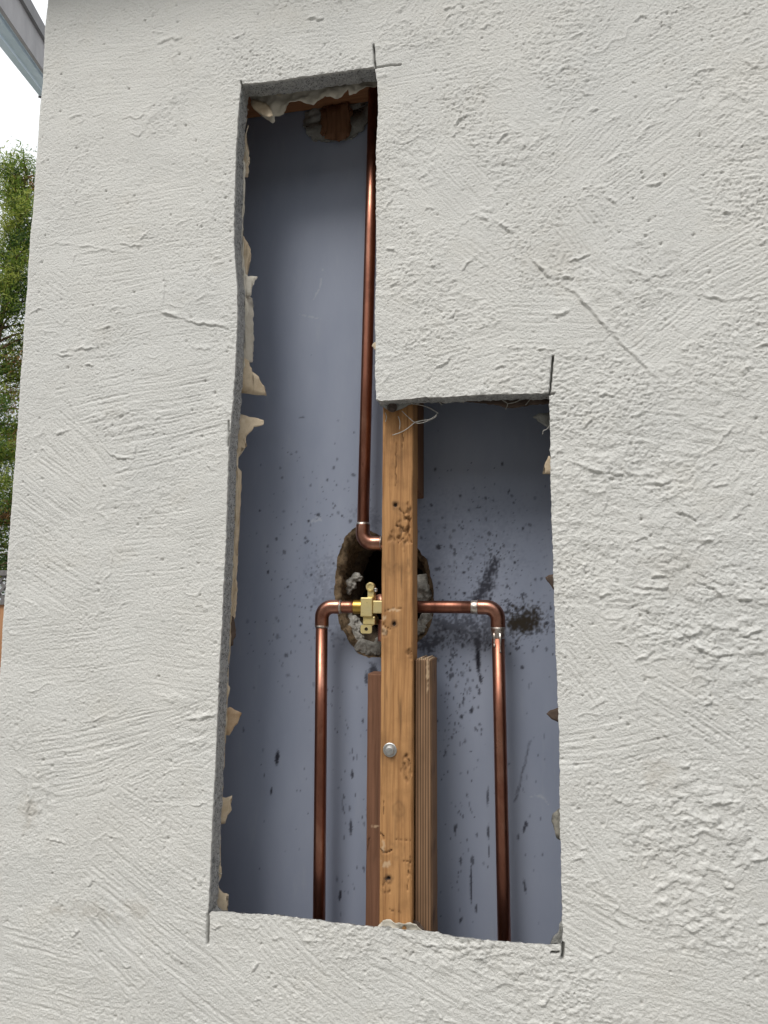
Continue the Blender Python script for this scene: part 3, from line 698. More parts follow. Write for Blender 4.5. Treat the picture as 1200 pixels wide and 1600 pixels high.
# small torn opening near the top of the board
def flake(name, px_pts, Y, m, parent, curl=0.0, wob=.0015, thick=.0006, seed=0, sub=2, tilt=(0, 0), label=None, pivot=None, fray=.0014):
    """torn sheet: outline, its own curl and thickness"""
    bm = bmesh.new(); pts = [P(a, b, Y) for a, b in px_pts]
    out = []
    for i in range(len(pts)):     # fray the outline
        a, b = pts[i], pts[(i + 1) % len(pts)]; n = max(1, int((b - a).length / .003))
        for k in range(n):
            q = a.lerp(b, k / n)
            if k: q = q + Vector((mnoise.noise(q * 300 + Vector((seed, 0, 0))), 0, mnoise.noise(q * 300 + Vector((0, seed, 5))))) * fray
            out.append(q)
    f = bm.faces.new([bm.verts.new(q) for q in out]); bmesh.ops.triangulate(bm, faces=[f])
    for _ in range(sub): bmesh.ops.subdivide_edges(bm, edges=[e for e in bm.edges if e.calc_length() > .003], cuts=1)
    bmesh.ops.triangulate(bm, faces=bm.faces[:])
    c = sum(pts, Vector()) / len(pts); pv = P(*pivot, Y) if pivot else c
    for v in bm.verts:
        dx, dz = v.co.x - pv.x, v.co.z - pv.z
        v.co.y += curl * (dx * dx + .4 * dz * dz) * 10 + tilt[0] * dx + tilt[1] * dz + wob * (mnoise.noise(v.co * 45 + Vector((seed, seed, 0))) + .5 * mnoise.noise(v.co * 120 + Vector((0, seed, seed))))
    bmesh.ops.recalc_face_normals(bm, faces=bm.faces[:])
    o = bm_obj(name, bm, m, parent, True)
    md = o.modifiers.new('thickness', 'SOLIDIFY'); md.thickness = thick
    if label: o['label'] = label
    return o
flake('torn_patch', [(476, 176), (486, 170), (520, 164), (560, 160), (586, 158), (578, 185), (566, 205), (550, 214), (530, 219), (510, 218), (490, 220), (480, 210), (474, 192)], BK - .004, FLAP, board, wob=.005, thick=.002, seed=4, fray=.004)
flake('torn_patch', [(500, 172), (520, 164), (546, 162), (550, 178), (540, 196), (546, 212), (530, 222), (516, 219), (500, 208), (506, 190)], BK - .009, DARKWOOD, board, wob=.003, thick=.002, seed=9, fray=.004)

# ------------------------------------------------------------------ header
zh = P(560, 164, BK).z
header = thing('header_board', 'reddish-brown lumber header across the top of the opening', 'header board', ((hl + hr) / 2, ST, zh))
bm_obj('beam', box_bm(hl - .07, hr + .068, ST, BK - .003, zh, zh + .09, .0015), HEADER, header)

# ------------------------------------------------------------------ studs
def plank(name, x0, x1, y0, y1, z0, z1, m, parent, seed, cracks=(), holes=(), pale=(), knots=(), torn=(), d=.0011, rough=.00025):
    """a board whose front face is a fine relief: grain, checks, gouges, nail holes"""
    xs = np.linspace(x0 + .0012, x1 - .0012, max(4, int((x1 - x0) / d))); zs = np.linspace(z0 + .0005, z1 - .0005, int((z1 - z0) / (d * 1.4)))
    U, V = np.meshgrid(xs, zs)
    hgt = gn(U * 330, V * 12, seed) * rough + gn(U * 700, V * 26, seed + 1) * rough * .6 + gn(U * 25, V * 18, seed + 2) * .0004
    dark = np.clip(gn(U * 260, V * 9, seed + 3) * .55 - .12, 0, .45); pl = np.zeros(U.shape)
    dark = np.maximum(dark, .5 * sstep(.25, .6, gn(U * 170, V * 16, seed + 4)) * sstep(.0, .5, gn(U * 20, V * 9, seed + 5)))
    for pts, wd, dep in cracks:
        q = np.array([[P(a, b, y0).x, P(a, b, y0).z] for a, b in pts]); wv = gn(U * 150, V * 150, seed + 7) * .0016
        for a, b in zip(q[:-1], q[1:]):
            ab = b - a; t = np.clip(((U + wv - a[0]) * ab[0] + (V + wv - a[1]) * ab[1]) / (ab @ ab), 0, 1)
            g = sstep(wd, wd * .3, np.hypot(U + wv - a[0] - t * ab[0], V + wv - a[1] - t * ab[1])); hgt = np.minimum(hgt, hgt * (1 - g) - dep * g); dark = np.maximum(dark, g * .62 * np.clip(.7 + gn(U * 200, V * 90, seed + 17) * .9, .1, 1))
    for px, py, rad in knots:
        p = P(px, py, y0); e = np.hypot((U - p.x) * 1.0, (V - p.z) * .8) + gn(U * 120, V * 120, seed + 8) * .0022
        rg = .5 + .5 * np.cos(e / .0011); dark = np.maximum(dark, sstep(rad, rad * .3, e) * (.12 + .3 * rg))
    for px, py, rx, rz, a_ in torn:      # torn or stained grain
        p = P(px, py, y0); q = np.hypot((U - p.x) / rx, (V - p.z) / rz) + gn(U * 130, V * 90, seed + 21) * .5
        nn = gn(U * 210, V * 120, seed + 22) + .6 * gn(U * 420, V * 260, seed + 23); m_ = sstep(1, .5, q)
        hgt -= m_ * sstep(-.1, .3, nn) * .0018 * (a_ > 0); dark = np.maximum(dark, m_ * np.clip(.25 + .55 * nn, 0, 1) * abs(a_))
    for px, py, rad in holes:
        p = P(px, py, y0); e = np.hypot(U - p.x, V - p.z); g = sstep(rad, rad * .5, e); hgt = hgt * (1 - g) - .005 * g; dark = np.maximum(dark, g); dark = np.maximum(dark, .5 * sstep(rad * 2.6, rad, e + gn(U * 300, V * 200, seed + 9) * .002))
    for px, py, rx, rz in pale:
        p = P(px, py, y0); pl = np.maximum(pl, sstep(1, .5, np.hypot((U - p.x) / rx, (V - p.z) / rz) + gn(U * 300, V * 200, seed + 6) * .8) * .6)
    nz, nx = U.shape; Y = y0 - hgt
    verts = [tuple(v) for v in np.stack([U, Y, V], -1).reshape(-1, 3)]; faces = []
    I = np.arange(nz * nx).reshape(nz, nx)
    faces += [tuple(f) for f in np.stack([I[:-1, :-1], I[:-1, 1:], I[1:, 1:], I[1:, :-1]], -1).reshape(-1, 4)]
    # bevel ring, then the box behind it
    edge = list(I[0, :]) + list(I[1:, -1]) + list(I[-1, -2::-1]) + list(I[-2:0:-1, 0]); b0 = len(verts); ne = len(edge)
    xc_, zc_ = (x0 + x1) / 2, (z0 + z1) / 2
    for lev, yy in enumerate((y0 + .0013, y1)):
        for e in edge:
            x, _, z = verts[e]
            nx_ = x0 if x < x0 + .00125 else (x1 if x > x1 - .00125 else x); nz_ = z0 if z < z0 + .0006 else (z1 if z > z1 - .0006 else z)
            verts.append((nx_ + .0004 * mnoise.noise(Vector((x * 50, seed, z * 40))), yy, nz_))
    for i in range(ne):
        j = (i + 1) % ne
        faces.append((edge[j], edge[i], b0 + i, b0 + j)); faces.append((b0 + j, b0 + i, b0 + ne + i, b0 + ne + j))
    faces.append(tuple(b0 + ne + i for i in range(ne - 1, -1, -1)))
    o = mesh_obj(name, verts, faces, m, parent, False); me = o.data
    for nm, a in (('dark', dark), ('pale', pl)):
        at = me.attributes.new(nm, 'FLOAT', 'POINT'); full = np.zeros(len(verts), np.float32); full[:nz * nx] = np.clip(a, 0, 1).reshape(-1); at.data.foreach_set('value', full)
    me.polygons.foreach_set('use_smooth', [i < (nz - 1) * (nx - 1) for i in range(len(me.polygons))]); me.update()
    return o
sx0 = P(595.5, 1000, ST).x; sx1 = P(644.5, 1000, ST).x
sz0 = hb - .12; zn = P(655, 770, ST + .06).z
stud = thing('wall_stud', 'orange-tan weathered stud in front of the valve, notched at the back, with a bolt head', 'stud', ((sx0 + sx1) / 2, ST, sz0))
plank('front_face', sx0, sx1, ST, ST + .037, sz0, zh - .001, FIR, stud, 3,
      cracks=[([(618, 690), (619, 720), (617, 760)], .0007, .002), ([(630, 675), (629, 700)], .0006, .0015), ([(625, 795), (634, 808), (640, 806)], .0011, .002), ([(620, 820), (630, 830), (640, 825)], .0012, .0022), ([(640, 812), (636, 835), (641, 848)], .002, .003),
              ([(624, 846), (632, 840)], .001, .002), ([(601, 955), (618, 949), (628, 952)], .0007, .0016), ([(598, 978), (610, 982)], .0009, .002), ([(594, 1326), (602, 1334), (612, 1328)], .0011, .0025), ([(594, 1300), (600, 1310)], .0012, .0025), ([(615, 1311), (640, 1314)], .0006, .0014),
              ([(634, 1180), (642, 1195), (641, 1215)], .0008, .0016), ([(598, 1250), (601, 1275)], .0006, .0014), ([(637, 1022), (643, 1018)], .0012, .0022), ([(632, 1345), (642, 1350)], .0009, .002), ([(638, 1360), (637, 1390)], .0008, .0015), ([(608, 1420), (630, 1428)], .0006, .0014)],
      holes=[(617.5, 789, .0028), (615.5, 975, .0026), (607, 1373, .0028)], knots=[(624, 1265, .012), (625, 795, .009)],
      torn=[(632, 825, .010, .026, .9), (637, 800, .005, .016, .8), (614, 840, .010, .010, .6), (612, 888, .014, .010, -.55), (638, 890, .005, .02, -.6), (640, 1020, .006, .012, .8), (602, 1385, .006, .012, .7), (640, 1350, .004, .02, .8), (634, 1195, .006, .02, .7), (604, 650, .016, .012, -.5), (600, 985, .006, .012, .7), (620, 1330, .014, .02, -.35), (625, 1270, .012, .016, -.4), (615, 720, .012, .05, -.3)],
      pale=[(616, 953, .009, .002), (601, 985, .004, .006), (599, 1322, .0025, .006), (603, 1350, .006, .004), (600, 965, .003, .003)])
blk = box_bm(sx0 + .001, sx1 + .0006, ST + .0372, BK - .002, zn, zh - .002, .0012)
for v in blk.verts:
    if v.co.z < zn + .004 and v.co.y > ST + .05: v.co.z -= .004
bm_obj('rear_block', blk, DARKWOOD, stud)
def disc(name, c, rads, ys, m, parent, seg=24, hexa=False):
    verts, faces = [], []
    n = seg
    for r_, y in zip(rads, ys):
        for k in range(n):
            th = 2 * math.pi * k / n + .2; q = r_
            if hexa: q = r_ / max(abs(math.cos((th % (math.pi / 3)) - math.pi / 6)), .5)
            verts.append((c.x + q * math.cos(th), c.y - y, c.z + q * math.sin(th)))
    for i in range(len(rads) - 1):
        for k in range(n): faces.append((i * n + k, i * n + (k + 1) % n, (i + 1) * n + (k + 1) % n, (i + 1) * n + k))
    faces.append(tuple(range((len(rads) - 1) * n, len(rads) * n)))
    return mesh_obj(name, verts, faces, m, parent, False)
c = P(609.5, 1171.5, ST)
bolt = disc('washer', c, [.0082, .0082, .0074, .004], [-.001, .0014, .0019, .0019], ZINC, stud)
disc('bolt_head', c, [.0056, .0056, .0050, .0032, .001], [.0015, .0040, .0049, .0056, .0058], ZINC, stud)
for px, py in ((617.5, 789), (615.5, 975), (607, 1373)):
    c = P(px, py, ST); s_ = disc('screw', c, [.0040, .0042, .0026, .0013, .0011], [-.002, -.0012, -.0016, -.0034, -.004], RUST, stud, 16)
# the offcuts nailed beside it
lx0, lx1 = P(573, 1200, ST + .040).x, P(600, 1200, ST + .040).x
bat = thing('furring_batten', 'dark reddish-brown batten standing behind the stud on the left-pipe side', 'batten', ((lx0 + lx1) / 2, ST + .05, sz0))
plank('batten_body', lx0, lx1, ST + .040, ST + .078, sz0, P(583, 1053, ST + .04).z, REDWOOD, bat, 31, pale=[(585, 1291, .006, .0014)], cracks=[([(577, 1310), (575, 1330)], .0008, .002)])
rx0, rx1 = P(648, 1200, ST + .012).x, P(674.5, 1200, ST + .012).x
sis = thing('sistered_block', 'ring-grained brown lumber block standing against the right side of the stud', 'lumber block', ((rx0 + rx1) / 2, ST + .03, sz0))
plank('block_body', rx0, rx1, ST + .012, ST + .060, sz0, P(660, 1031, ST + .012).z, RINGWOOD, sis, 47, pale=[(668, 1052, .0016, .022)])
# splintered end grain of the block
bm = bmesh.new(); zt = P(660, 1031, ST + .012).z
for k in range(7):
    x = rx0 + .002 + k * (rx1 - rx0 - .004) / 6.6; box_bm(x, x + .0018, ST + .0135, ST + .056, zt - .001, zt + .0010 + .0008 * (k % 3), bm=bm)
bm_obj('end_grain', bm, mat_plain('cut_end_grain', (.40, .28, .18), (.58, .44, .30), 200, .9), sis)

# ------------------------------------------------------------------ copper plumbing with the brass valve
PR, FR = .00795, .0092
PY = ST + .056
plumb = thing('shower_plumbing', 'soldered copper shower pipework with a yellow brass mixing valve in the cavity', 'plumbing', (P(590, 948, PY).x, PY, sz0))
def seg_pipe(a, b): return tube('pipe', [a, a.lerp(b, .33), a.lerp(b, .66), b], PR, COPPER, plumb, 28)
def elbow(corner, d0, d1, rc=.0145, leg=.011, solder=True):
    d0, d1 = d0.normalized(), d1.normalized(); path, rad = [], []
    a = corner + d0 * (rc + leg); b = corner + d1 * (rc + leg)
    path += [a, a - d0 * .0016, corner + d0 * (rc + .001)]; rad += [FR - .0003, FR, FR]
    ctr = corner + d0 * rc + d1 * rc
    for k in range(1, 9):
        t = math.pi / 2 * k / 9; path.append(ctr - d1 * rc * math.cos(t) - d0 * rc * math.sin(t)); rad.append(FR + .0004 * math.sin(2 * t))
    path += [corner + d1 * (rc + .001), b - d1 * .0016, b]; rad += [FR, FR, FR - .0003]
    o = tube('elbow', path, rad, COPPERF, plumb, 28)
    if solder:
        for e, dd in ((a, d0), (b, d1)): tube('solder_joint', [e - dd * .0008, e - dd * .0002, e + dd * .0008, e + dd * .0024], [FR + .0001, FR + .00018, FR - .0004, PR + .0001], SOLDER, o, 28)
    return o
X = Vector((1, 0, 0)); Z = Vector((0, 0, 1))
PYR = PY + .003
c1 = P(566.5, 849, PYR); t1 = P(583, 190, PYR); dir1 = (t1 - c1).normalized()
elbow(c1, dir1, X)
seg_pipe(c1 + dir1 * .02, c1 + dir1 * ((zh - c1.z) * .995)); seg_pipe(c1 + X * .02, P(622, 848, PYR))
c2 = P(503, 948, PY); b2 = P(498.5, 1440, PY); dir2 = (b2 - c2).normalized()
elbow(c2, dir2, X); e2 = P(556, 948, PY); seg_pipe(c2 + X * .02, Vector((e2.x, PY, c2.z))); seg_pipe(c2 + dir2 * .02, c2 + dir2 * (c2.z - hb + .11))
c3 = P(777.5, 949, PY); b3 = P(788, 1470, PY); dir3 = (b3 - c3).normalized()
o3 = elbow(c3, dir3, -X); seg_pipe(c3 - X * .02, Vector((P(615, 948, PY).x, PY, c3.z))); seg_pipe(c3 + dir3 * .02, c3 + dir3 * (c3.z - hb + .11))
# wide silvered collar and solder runs on the right-hand joint
e = c3 + dir3 * .0255
tube('solder_joint', [e - dir3 * .001, e + dir3 * .001, e + dir3 * .010, e + dir3 * .013], [FR, FR + .0001, PR + .0006, PR], SOLDER, o3, 28)
for ox, l0, l1, bead in ((-.0045, .006, .0215, .0020), (.0028, .006, .029, .0015)):
    a = e + Vector((ox, -math.sqrt(PR ** 2 - ox ** 2), 0)) + dir3 * l0; b = a + dir3 * (l1 - l0)
    tube('solder_run', [a, a.lerp(b, .4), a.lerp(b, .8), b - dir3 * .001, b, b + dir3 * bead], [.0022, .0014, .0008, bead * .8, bead, bead * .3], SOLDER, o3, 12)
for cc, dd in ((c3 - X * .0285, X),): tube('solder_joint', [cc - dd * .005, cc - dd * .004, cc + dd * .004, cc + dd * .005], [PR, PR + .0008, PR + .0010, PR + .0006], SOLDER, o3, 28)
# valve
vy = PY; vz = c2.z
va = P(566, 948, vy).x; vb = P(585, 948, vy).x
valve = bm_obj('valve_body', box_bm(va, vb, vy - .011, vy + .018, vz - .0125, vz + .0125, .0015, 3), BRASS, plumb)
bm_obj('outlet_boss', box_bm(vb - .001, P(606, 948, vy).x, vy - .009, vy + .014, vz - .0082, vz + .0085, .0015, 3), BRASS, valve)
path, rad = [], []
ta, tb = P(553, 948, vy).x, va + .001
for k in range(17):
    path.append(Vector((ta + (tb - ta) * k / 16, vy, vz))); rad.append(.0082 + (.0013 if k % 2 else 0))
tube('threaded_collar', path, rad, GOLD, valve, 28)
zt0 = vz + .012; tx0, tx1 = P(576, 920, vy).x, P(586.5, 920, vy).x
bm = box_bm(tx0, tx1, vy - .007, vy + .004, zt0, zt0 + .015, .001); bm_obj('stop_stem', bm, BRASS, valve)
cs = Vector(((tx0 + tx1) / 2 - .0005, vy - .0075, zt0 + .014)); disc('stop_screw', cs, [.0058, .0058, .0050, .0035, .0032], [-.006, .0012, .002, .002, .0008], BRASS, valve)
disc('slot_screw', cs + Vector((.007, 0, -.004)), [.0024, .0024, .0018, .001], [-.004, .001, .0014, .0006], ZINC, valve, 12)
bm_obj('lower_boss', box_bm(P(569, 968, vy).x, P(588, 968, vy).x, vy - .008, vy + .014, vz - .0225, vz - .012, .0012, 2), BRASS, valve)
# mounting ear: plate with a real hole
ec = P(572.5, 983, vy - .006); n = 20; W, H = .0075, .0055; verts, faces = [], []
for y in (ec.y - .0012, ec.y + .0012):
    for k in range(n):
        th = 2 * math.pi * k / n; cx_, cz_ = math.cos(th), math.sin(th); q = min(W / max(abs(cx_), 1e-6), H / max(abs(cz_), 1e-6)); q = min(q, .0084)
        verts.append((ec.x + q * cx_, y, ec.z + q * cz_))
    for k in range(n):
        th = 2 * math.pi * k / n; verts.append((ec.x + .0024 * math.cos(th), y, ec.z + .0024 * math.sin(th)))
for k in range(n):
    j = (k + 1) % n
    faces += [(k, j, n + j, n + k), (2 * n + j, 2 * n + k, 3 * n + k, 3 * n + j), (j, k, 2 * n + k, 2 * n + j), (n + k, n + j, 3 * n + j, 3 * n + k)]
mesh_obj('mounting_ear', verts, faces, BRASS, valve)
bm_obj('ear_neck', box_bm(ec.x - .001, ec.x + .009, vy - .0065, vy - .0035, ec.z + .004, vz - .018, .0008), BRASS, valve)
# threaded tail-piece half hidden by the stud, and its copper stub
tp = P(594, 985, vy + .004); path, rad = [], []
for k in range(21): path.append(tp + Vector((.004, 0, .014 - .028 * k / 20))); rad.append(.0066 + (.0006 if k % 2 else 0))
tube('tail_thread', path, rad, COPPERF, valve, 20)
tube('cartridge_stem', [Vector((P(592, 948, vy).x, vy + .012, vz + .004)), Vector((P(592, 948, vy).x, vy + .07, vz + .004))], .013, COPPERF, valve, 24)
tube('outlet_pipe', [P(605, 940, vy), P(607, 900, vy), P(610, 855, vy)], PR, COPPER, valve, 24)

# ------------------------------------------------------------------ building paper torn along the cut
YP = THK + .001
def pap(pts, m=None, seed=0, **k): return flake('torn_paper', pts, k.pop('Y', YP + .002), m or KRAFT, wall, seed=seed, **k)
pap([(374, 366), (380, 368), (386, 380), (389, 386), (388, 404), (383, 416), (382, 432), (380, 452), (372, 450), (370, 400)], seed=1, tilt=(.5, 0), pivot=(372, 410))
pap([(380, 424), (386, 430), (398, 427), (391, 444), (389, 460), (382, 462)], KRAFTPALE, 2, tilt=(.6, 0), pivot=(378, 440))
pap([(376, 455), (388, 460), (389, 500), (388, 535), (387, 560), (376, 566), (370, 560)], KRAFTPALE, 3, tilt=(1.2, 0), pivot=(374, 500))
pap([(374, 555), (387, 562), (391, 578), (398, 583), (407, 601), (408, 612), (396, 613), (366, 612), (364, 590)], None, 4, tilt=(.35, -.15), curl=.25, pivot=(366, 600))
pap([(362, 645), (378, 646), (404, 651), (404, 659), (392, 664), (386, 674), (378, 686), (383, 695), (376, 705), (371, 716), (360, 718)], None, 5, tilt=(.3, .1), curl=.25, pivot=(362, 680))
pap([(358, 728), (368, 728), (373, 735), (372, 765), (370, 800), (368, 850), (367, 890), (366, 930), (364, 962), (356, 985), (348, 985), (350, 900)], None, 6, tilt=(.9, 0), pivot=(358, 850))
pap([(352, 955), (364, 965), (366, 985), (363, 1008), (356, 1012), (350, 1000)], TAR, 7, tilt=(.7, 0))
pap([(346, 1112), (357, 1105), (372, 1116), (367, 1132), (362, 1137), (356, 1150), (345, 1148)], mat_plain('brown_paper', (.36, .24, .14), (.55, .42, .29), 60, .9), 8, tilt=(.5, 0), pivot=(346, 1130))
pap([(342, 1243), (350, 1248), (359, 1245), (356, 1256), (358, 1268), (351, 1278), (350, 1288), (338, 1288)], None, 9, tilt=(.5, 0), pivot=(342, 1265))
pap([(332, 1380), (339, 1384), (345, 1393), (355, 1400), (350, 1407), (353, 1420), (354, 1440), (330, 1440)], None, 10, tilt=(.3, 0), pivot=(334, 1410))
lf = [(332, 1280), (336, 1190), (344, 1020), (351, 880), (355, 770), (357, 700)], [(357, 640), (367, 580), (371, 490), (370, 450), (365, 380), (366, 330), (369, 250)], [(327, 1400), (331, 1300)]
for q_, li in enumerate(lf):
    ys_ = np.arange(li[-1][1], li[0][1], 5.0); xe = np.interp(ys_, [b for a, b in li][::-1], [a for a, b in li][::-1])
    rag = np.array([14.5 + 4.0 * max(-.6, mnoise.noise(Vector((y / 26, q_, 0))) * 1.5 + mnoise.noise(Vector((y / 9, q_, 4))) * .6) for y in ys_])
    pap([(x + r_, y) for x, y, r_ in zip(xe, ys_, rag)] + [(x + 4, y) for x, y in list(zip(xe, ys_))[::-1][::6]], KRAFTPALE if q_ == 1 else KRAFT, 40 + q_, Y=YP + .001, wob=.0012, fray=.0006, sub=1)
# the big curtain of paper hanging under the head of the opening
pap([(384, 140), (430, 130), (500, 121), (560, 112), (590, 108), (592, 131), (582, 134), (566, 141), (546, 150), (545, 141), (528, 156), (508, 150), (490, 166), (470, 158), (452, 162), (445, 182), (430, 184), (430, 190), (426, 193), (412, 185), (400, 174), (393, 164), (391, 152)],
    KRAFTPALE, 11, Y=YP + .014, wob=.006, tilt=(0, .12), pivot=(480, 150), sub=3)
pap([(392, 150), (402, 152), (415, 158), (424, 172), (430, 186), (424, 190), (410, 181), (396, 170), (391, 160)], KRAFT, 12, Y=YP + .004, wob=.003, tilt=(0, .3))
pap([(430, 128), (470, 122), (500, 120), (560, 112), (586, 108), (582, 124), (560, 130), (540, 126), (520, 136), (496, 130), (470, 138), (445, 142), (430, 140)], TAR, 13, Y=YP + .003, wob=.003)
pap([(592, 537), (586, 535), (583, 537), (581, 541), (586, 547), (590, 549)], None, 14)
pap([(866, 713), (857, 712), (852, 722), (848, 740), (860, 741), (868, 741)], None, 15, tilt=(-.4, 0))
pap([(872, 897), (858, 898), (852, 902), (857, 910), (864, 921), (872, 925)], TAR, 16, tilt=(-.4, 0))
pap([(880, 1104), (870, 1106), (860, 1110), (854, 1116), (862, 1124), (872, 1128), (882, 1128)], TAR, 17, tilt=(-.4, 0))
pap([(882, 1258), (872, 1264), (864, 1272), (862, 1284), (866, 1296), (870, 1310), (884, 1316)], mat_plain('smudged_paper', (.08, .08, .075), (.34, .32, .27), 110, .9), 18, tilt=(-.5, 0))
pap([(886, 1436), (876, 1442), (872, 1458), (863, 1468), (860, 1476), (870, 1474), (878, 1485), (888, 1480)], FLAP, 19, thick=.003, wob=.003)
pap([(588, 1456), (594, 1444), (604, 1436), (612, 1437), (618, 1441), (630, 1443), (642, 1439), (654, 1446), (660, 1452), (668, 1462), (640, 1470), (600, 1468)], KRAFTPALE, 20, Y=YP, wob=.007, fray=.003, sub=3, tilt=(0, -.3))
pap([(590, 1455), (606, 1434), (620, 1430), (636, 1432), (650, 1438), (662, 1450), (668, 1464), (600, 1468)], TAR, 25, Y=YP + .012, wob=.004, fray=.003, sub=2)
pap([(588, 1462), (590, 1450), (598, 1446), (610, 1450), (618, 1460), (610, 1468)], FLAP, 26, Y=YP - .004, wob=.006, thick=.002, fray=.003)
pap([(866, 640), (855, 645), (842, 645), (832, 650), (844, 660), (856, 671), (868, 672)], FLAP, 21, Y=YP + .018, tilt=(-.3, .2), wob=.003)
pap([(664, 612), (700, 614), (760, 612), (830, 612), (868, 610), (868, 632), (836, 634), (800, 640), (775, 634), (730, 628), (690, 630), (668, 628)], TAR, 22, Y=YP + .004, wob=.003, tilt=(0, .4))
pap([(592, 616), (640, 612), (642, 632), (630, 638), (618, 642), (604, 640), (594, 634)], FLAP, 23, Y=YP - .003, thick=.003, wob=.003)

# ------------------------------------------------------------------ lath wire, nail, frayed fibres
def wire(pts, Y, r_=.0005, m=WIRE, nm='lath_wire'):
    q = [P(a, b, Y + (k and .0015 * mnoise.noise(Vector((a, b, 1))))) for k, (a, b) in enumerate(pts)]
    out = []
    for a, b, c_, d_ in zip([q[0]] + q[:-2], q[:-1], q[1:], q[2:] + [q[-1]]):
        for t in np.linspace(0, 1, 5)[:-1]:
            out.append(.5 * ((2 * b) + (-a + c_) * t + (2 * a - 5 * b + 4 * c_ - d_) * t * t + (-a + 3 * b - 3 * c_ + d_) * t ** 3))
    out.append(q[-1]); return tube(nm, out, r_, m, wall, 6)
for pts, Y in [([(628, 642), (636, 650), (648, 660), (658, 661), (670, 657), (680, 652), (683, 645)], .018), ([(648, 660), (636, 670), (625, 676), (613, 680)], .016), ([(632, 630), (652, 632), (670, 637), (685, 646)], .022),
               ([(602, 645), (604, 652), (602, 659)], .02), ([(622, 650), (625, 660), (624, 671)], .02), ([(680, 621), (684, 626), (691, 633)], .02), ([(720, 619), (722, 625), (725, 630)], .022), ([(778, 619), (786, 626), (793, 631), (790, 640)], .022),
               ([(793, 631), (806, 628), (819, 622)], .022), ([(821, 633), (826, 627), (832, 619)], .022), ([(859, 665), (854, 671), (849, 673), (848, 679)], .02), ([(648, 660), (660, 657), (672, 655), (682, 648)], .0175),
               ([(345, 1345), (341, 1352), (338, 1360), (346, 1366)], .024), ([(362, 622), (370, 628), (372, 638), (368, 646)], .022), ([(355, 634), (364, 636), (372, 632)], .018), ([(742, 618), (744, 622), (742, 626)], .02), ([(681, 612), (681, 619), (684, 622)], .014)]: wire(pts, Y)
STRAW = mat_plain('frayed_paper_fibre', (.42, .35, .25), (.60, .53, .42), 60, .9)
for pts in ([(386, 152), (382, 160), (380, 170)], [(381, 164), (388, 172)], [(386, 184), (381, 206), (377, 224)], [(388, 196), (382, 218), (378, 238)], [(378, 200), (381, 230), (379, 268)], [(381, 218), (384, 240), (389, 256)], [(383, 225), (387, 246), (383, 262)], [(425, 141), (432, 147), (439, 150)], [(430, 148), (422, 140), (428, 135)]):
    wire(pts, YP + .003, .0007, STRAW, 'paper_fibre')
pap([(376, 206), (382, 204), (384, 226), (386, 244), (383, 272), (374, 274), (372, 240)], None, 24, tilt=(.9, 0), pivot=(374, 240))
c = P(613, 637, .017); disc('furring_nail', c, [.0052, .0052, .0044, .002], [-.003, .0004, .0012, .0014], RUST, wall, 16)
tube('wire_twist', [c + Vector((math.cos(t) * .006, -.001, math.sin(t) * .005)) for t in np.linspace(0, 5.4, 16)], .0007, RUST, wall, 6)

# ------------------------------------------------------------------ beyond the left corner: patio beam, fence, trees
def ray_pt(px, py, Y): return P(px, py, Y)
GUT = mat_plain('blue_grey_gutter', (.44, .55, .65), (.54, .65, .74), 6, .35, .0005, .2, .5)
GREYB = mat_plain('grey_fascia', (.22, .215, .225), (.31, .30, .31), 5, .6, .0008, .3)
DGREY = mat_plain('dark_grey_trim', (.12, .118, .125), (.17, .165, .17), 6, .6, .0008, .3)
p0, p1 = P(-60, -2, 1.7), P(72, 163, 3.6)         # lower outer edge of the beam, near and far
dv = (p1 - p0).normalized(); a0 = p0 - dv * 1.2; a1 = p1 + dv * 1.0
rgt = Vector((0, 0, 1)).cross(dv).normalized(); rgt = rgt if rgt.x > 0 else -rgt; upv = rgt.cross(dv); upv = upv if upv.z > 0 else -upv
beam = thing('patio_gutter_beam', 'blue-grey metal gutter under a grey fascia, sloping past the wall corner at top left', 'gutter', (a0.x, a0.y, 0))
def sweep(name, prof, m):
    n = len(prof); verts = [p + rgt * u + upv * v for p in (a0, a1) for u, v in prof]
    faces = [(i, (i + 1) % n, n + (i + 1) % n, n + i) for i in range(n)] + [tuple(range(n - 1, -1, -1)), tuple(range(n, 2 * n))]
    return mesh_obj(name, verts, faces, m, beam)
sweep('gutter_trough', [(0, 0), (.05, -.004), (.055, .006), (.075, .006), (.08, -.002), (.12, -.002), (.125, .014), (.14, .014), (.14, .10), (0, .13), (-.012, .12)], GUT)
sweep('fascia_board', [(.143, .0), (.165, .0), (.165, .155), (.143, .155)], GREYB)
sweep('drip_trim', [(.140, .157), (.185, .157), (.185, .225), (.14, .225)], DGREY)
pe = a1 - dv * .1
bm_obj('support_post', box_bm(pe.x - .01, pe.x + .09, pe.y - .05, pe.y + .05, 0, pe.z - .03, .004), GREYB, beam)
sk = P(60, 148, 3.3); tube('strap', [sk + upv * -.012, sk + rgt * .06 + upv * -.016, sk + rgt * .13 + upv * -.01], .008, DGREY, beam, 8)

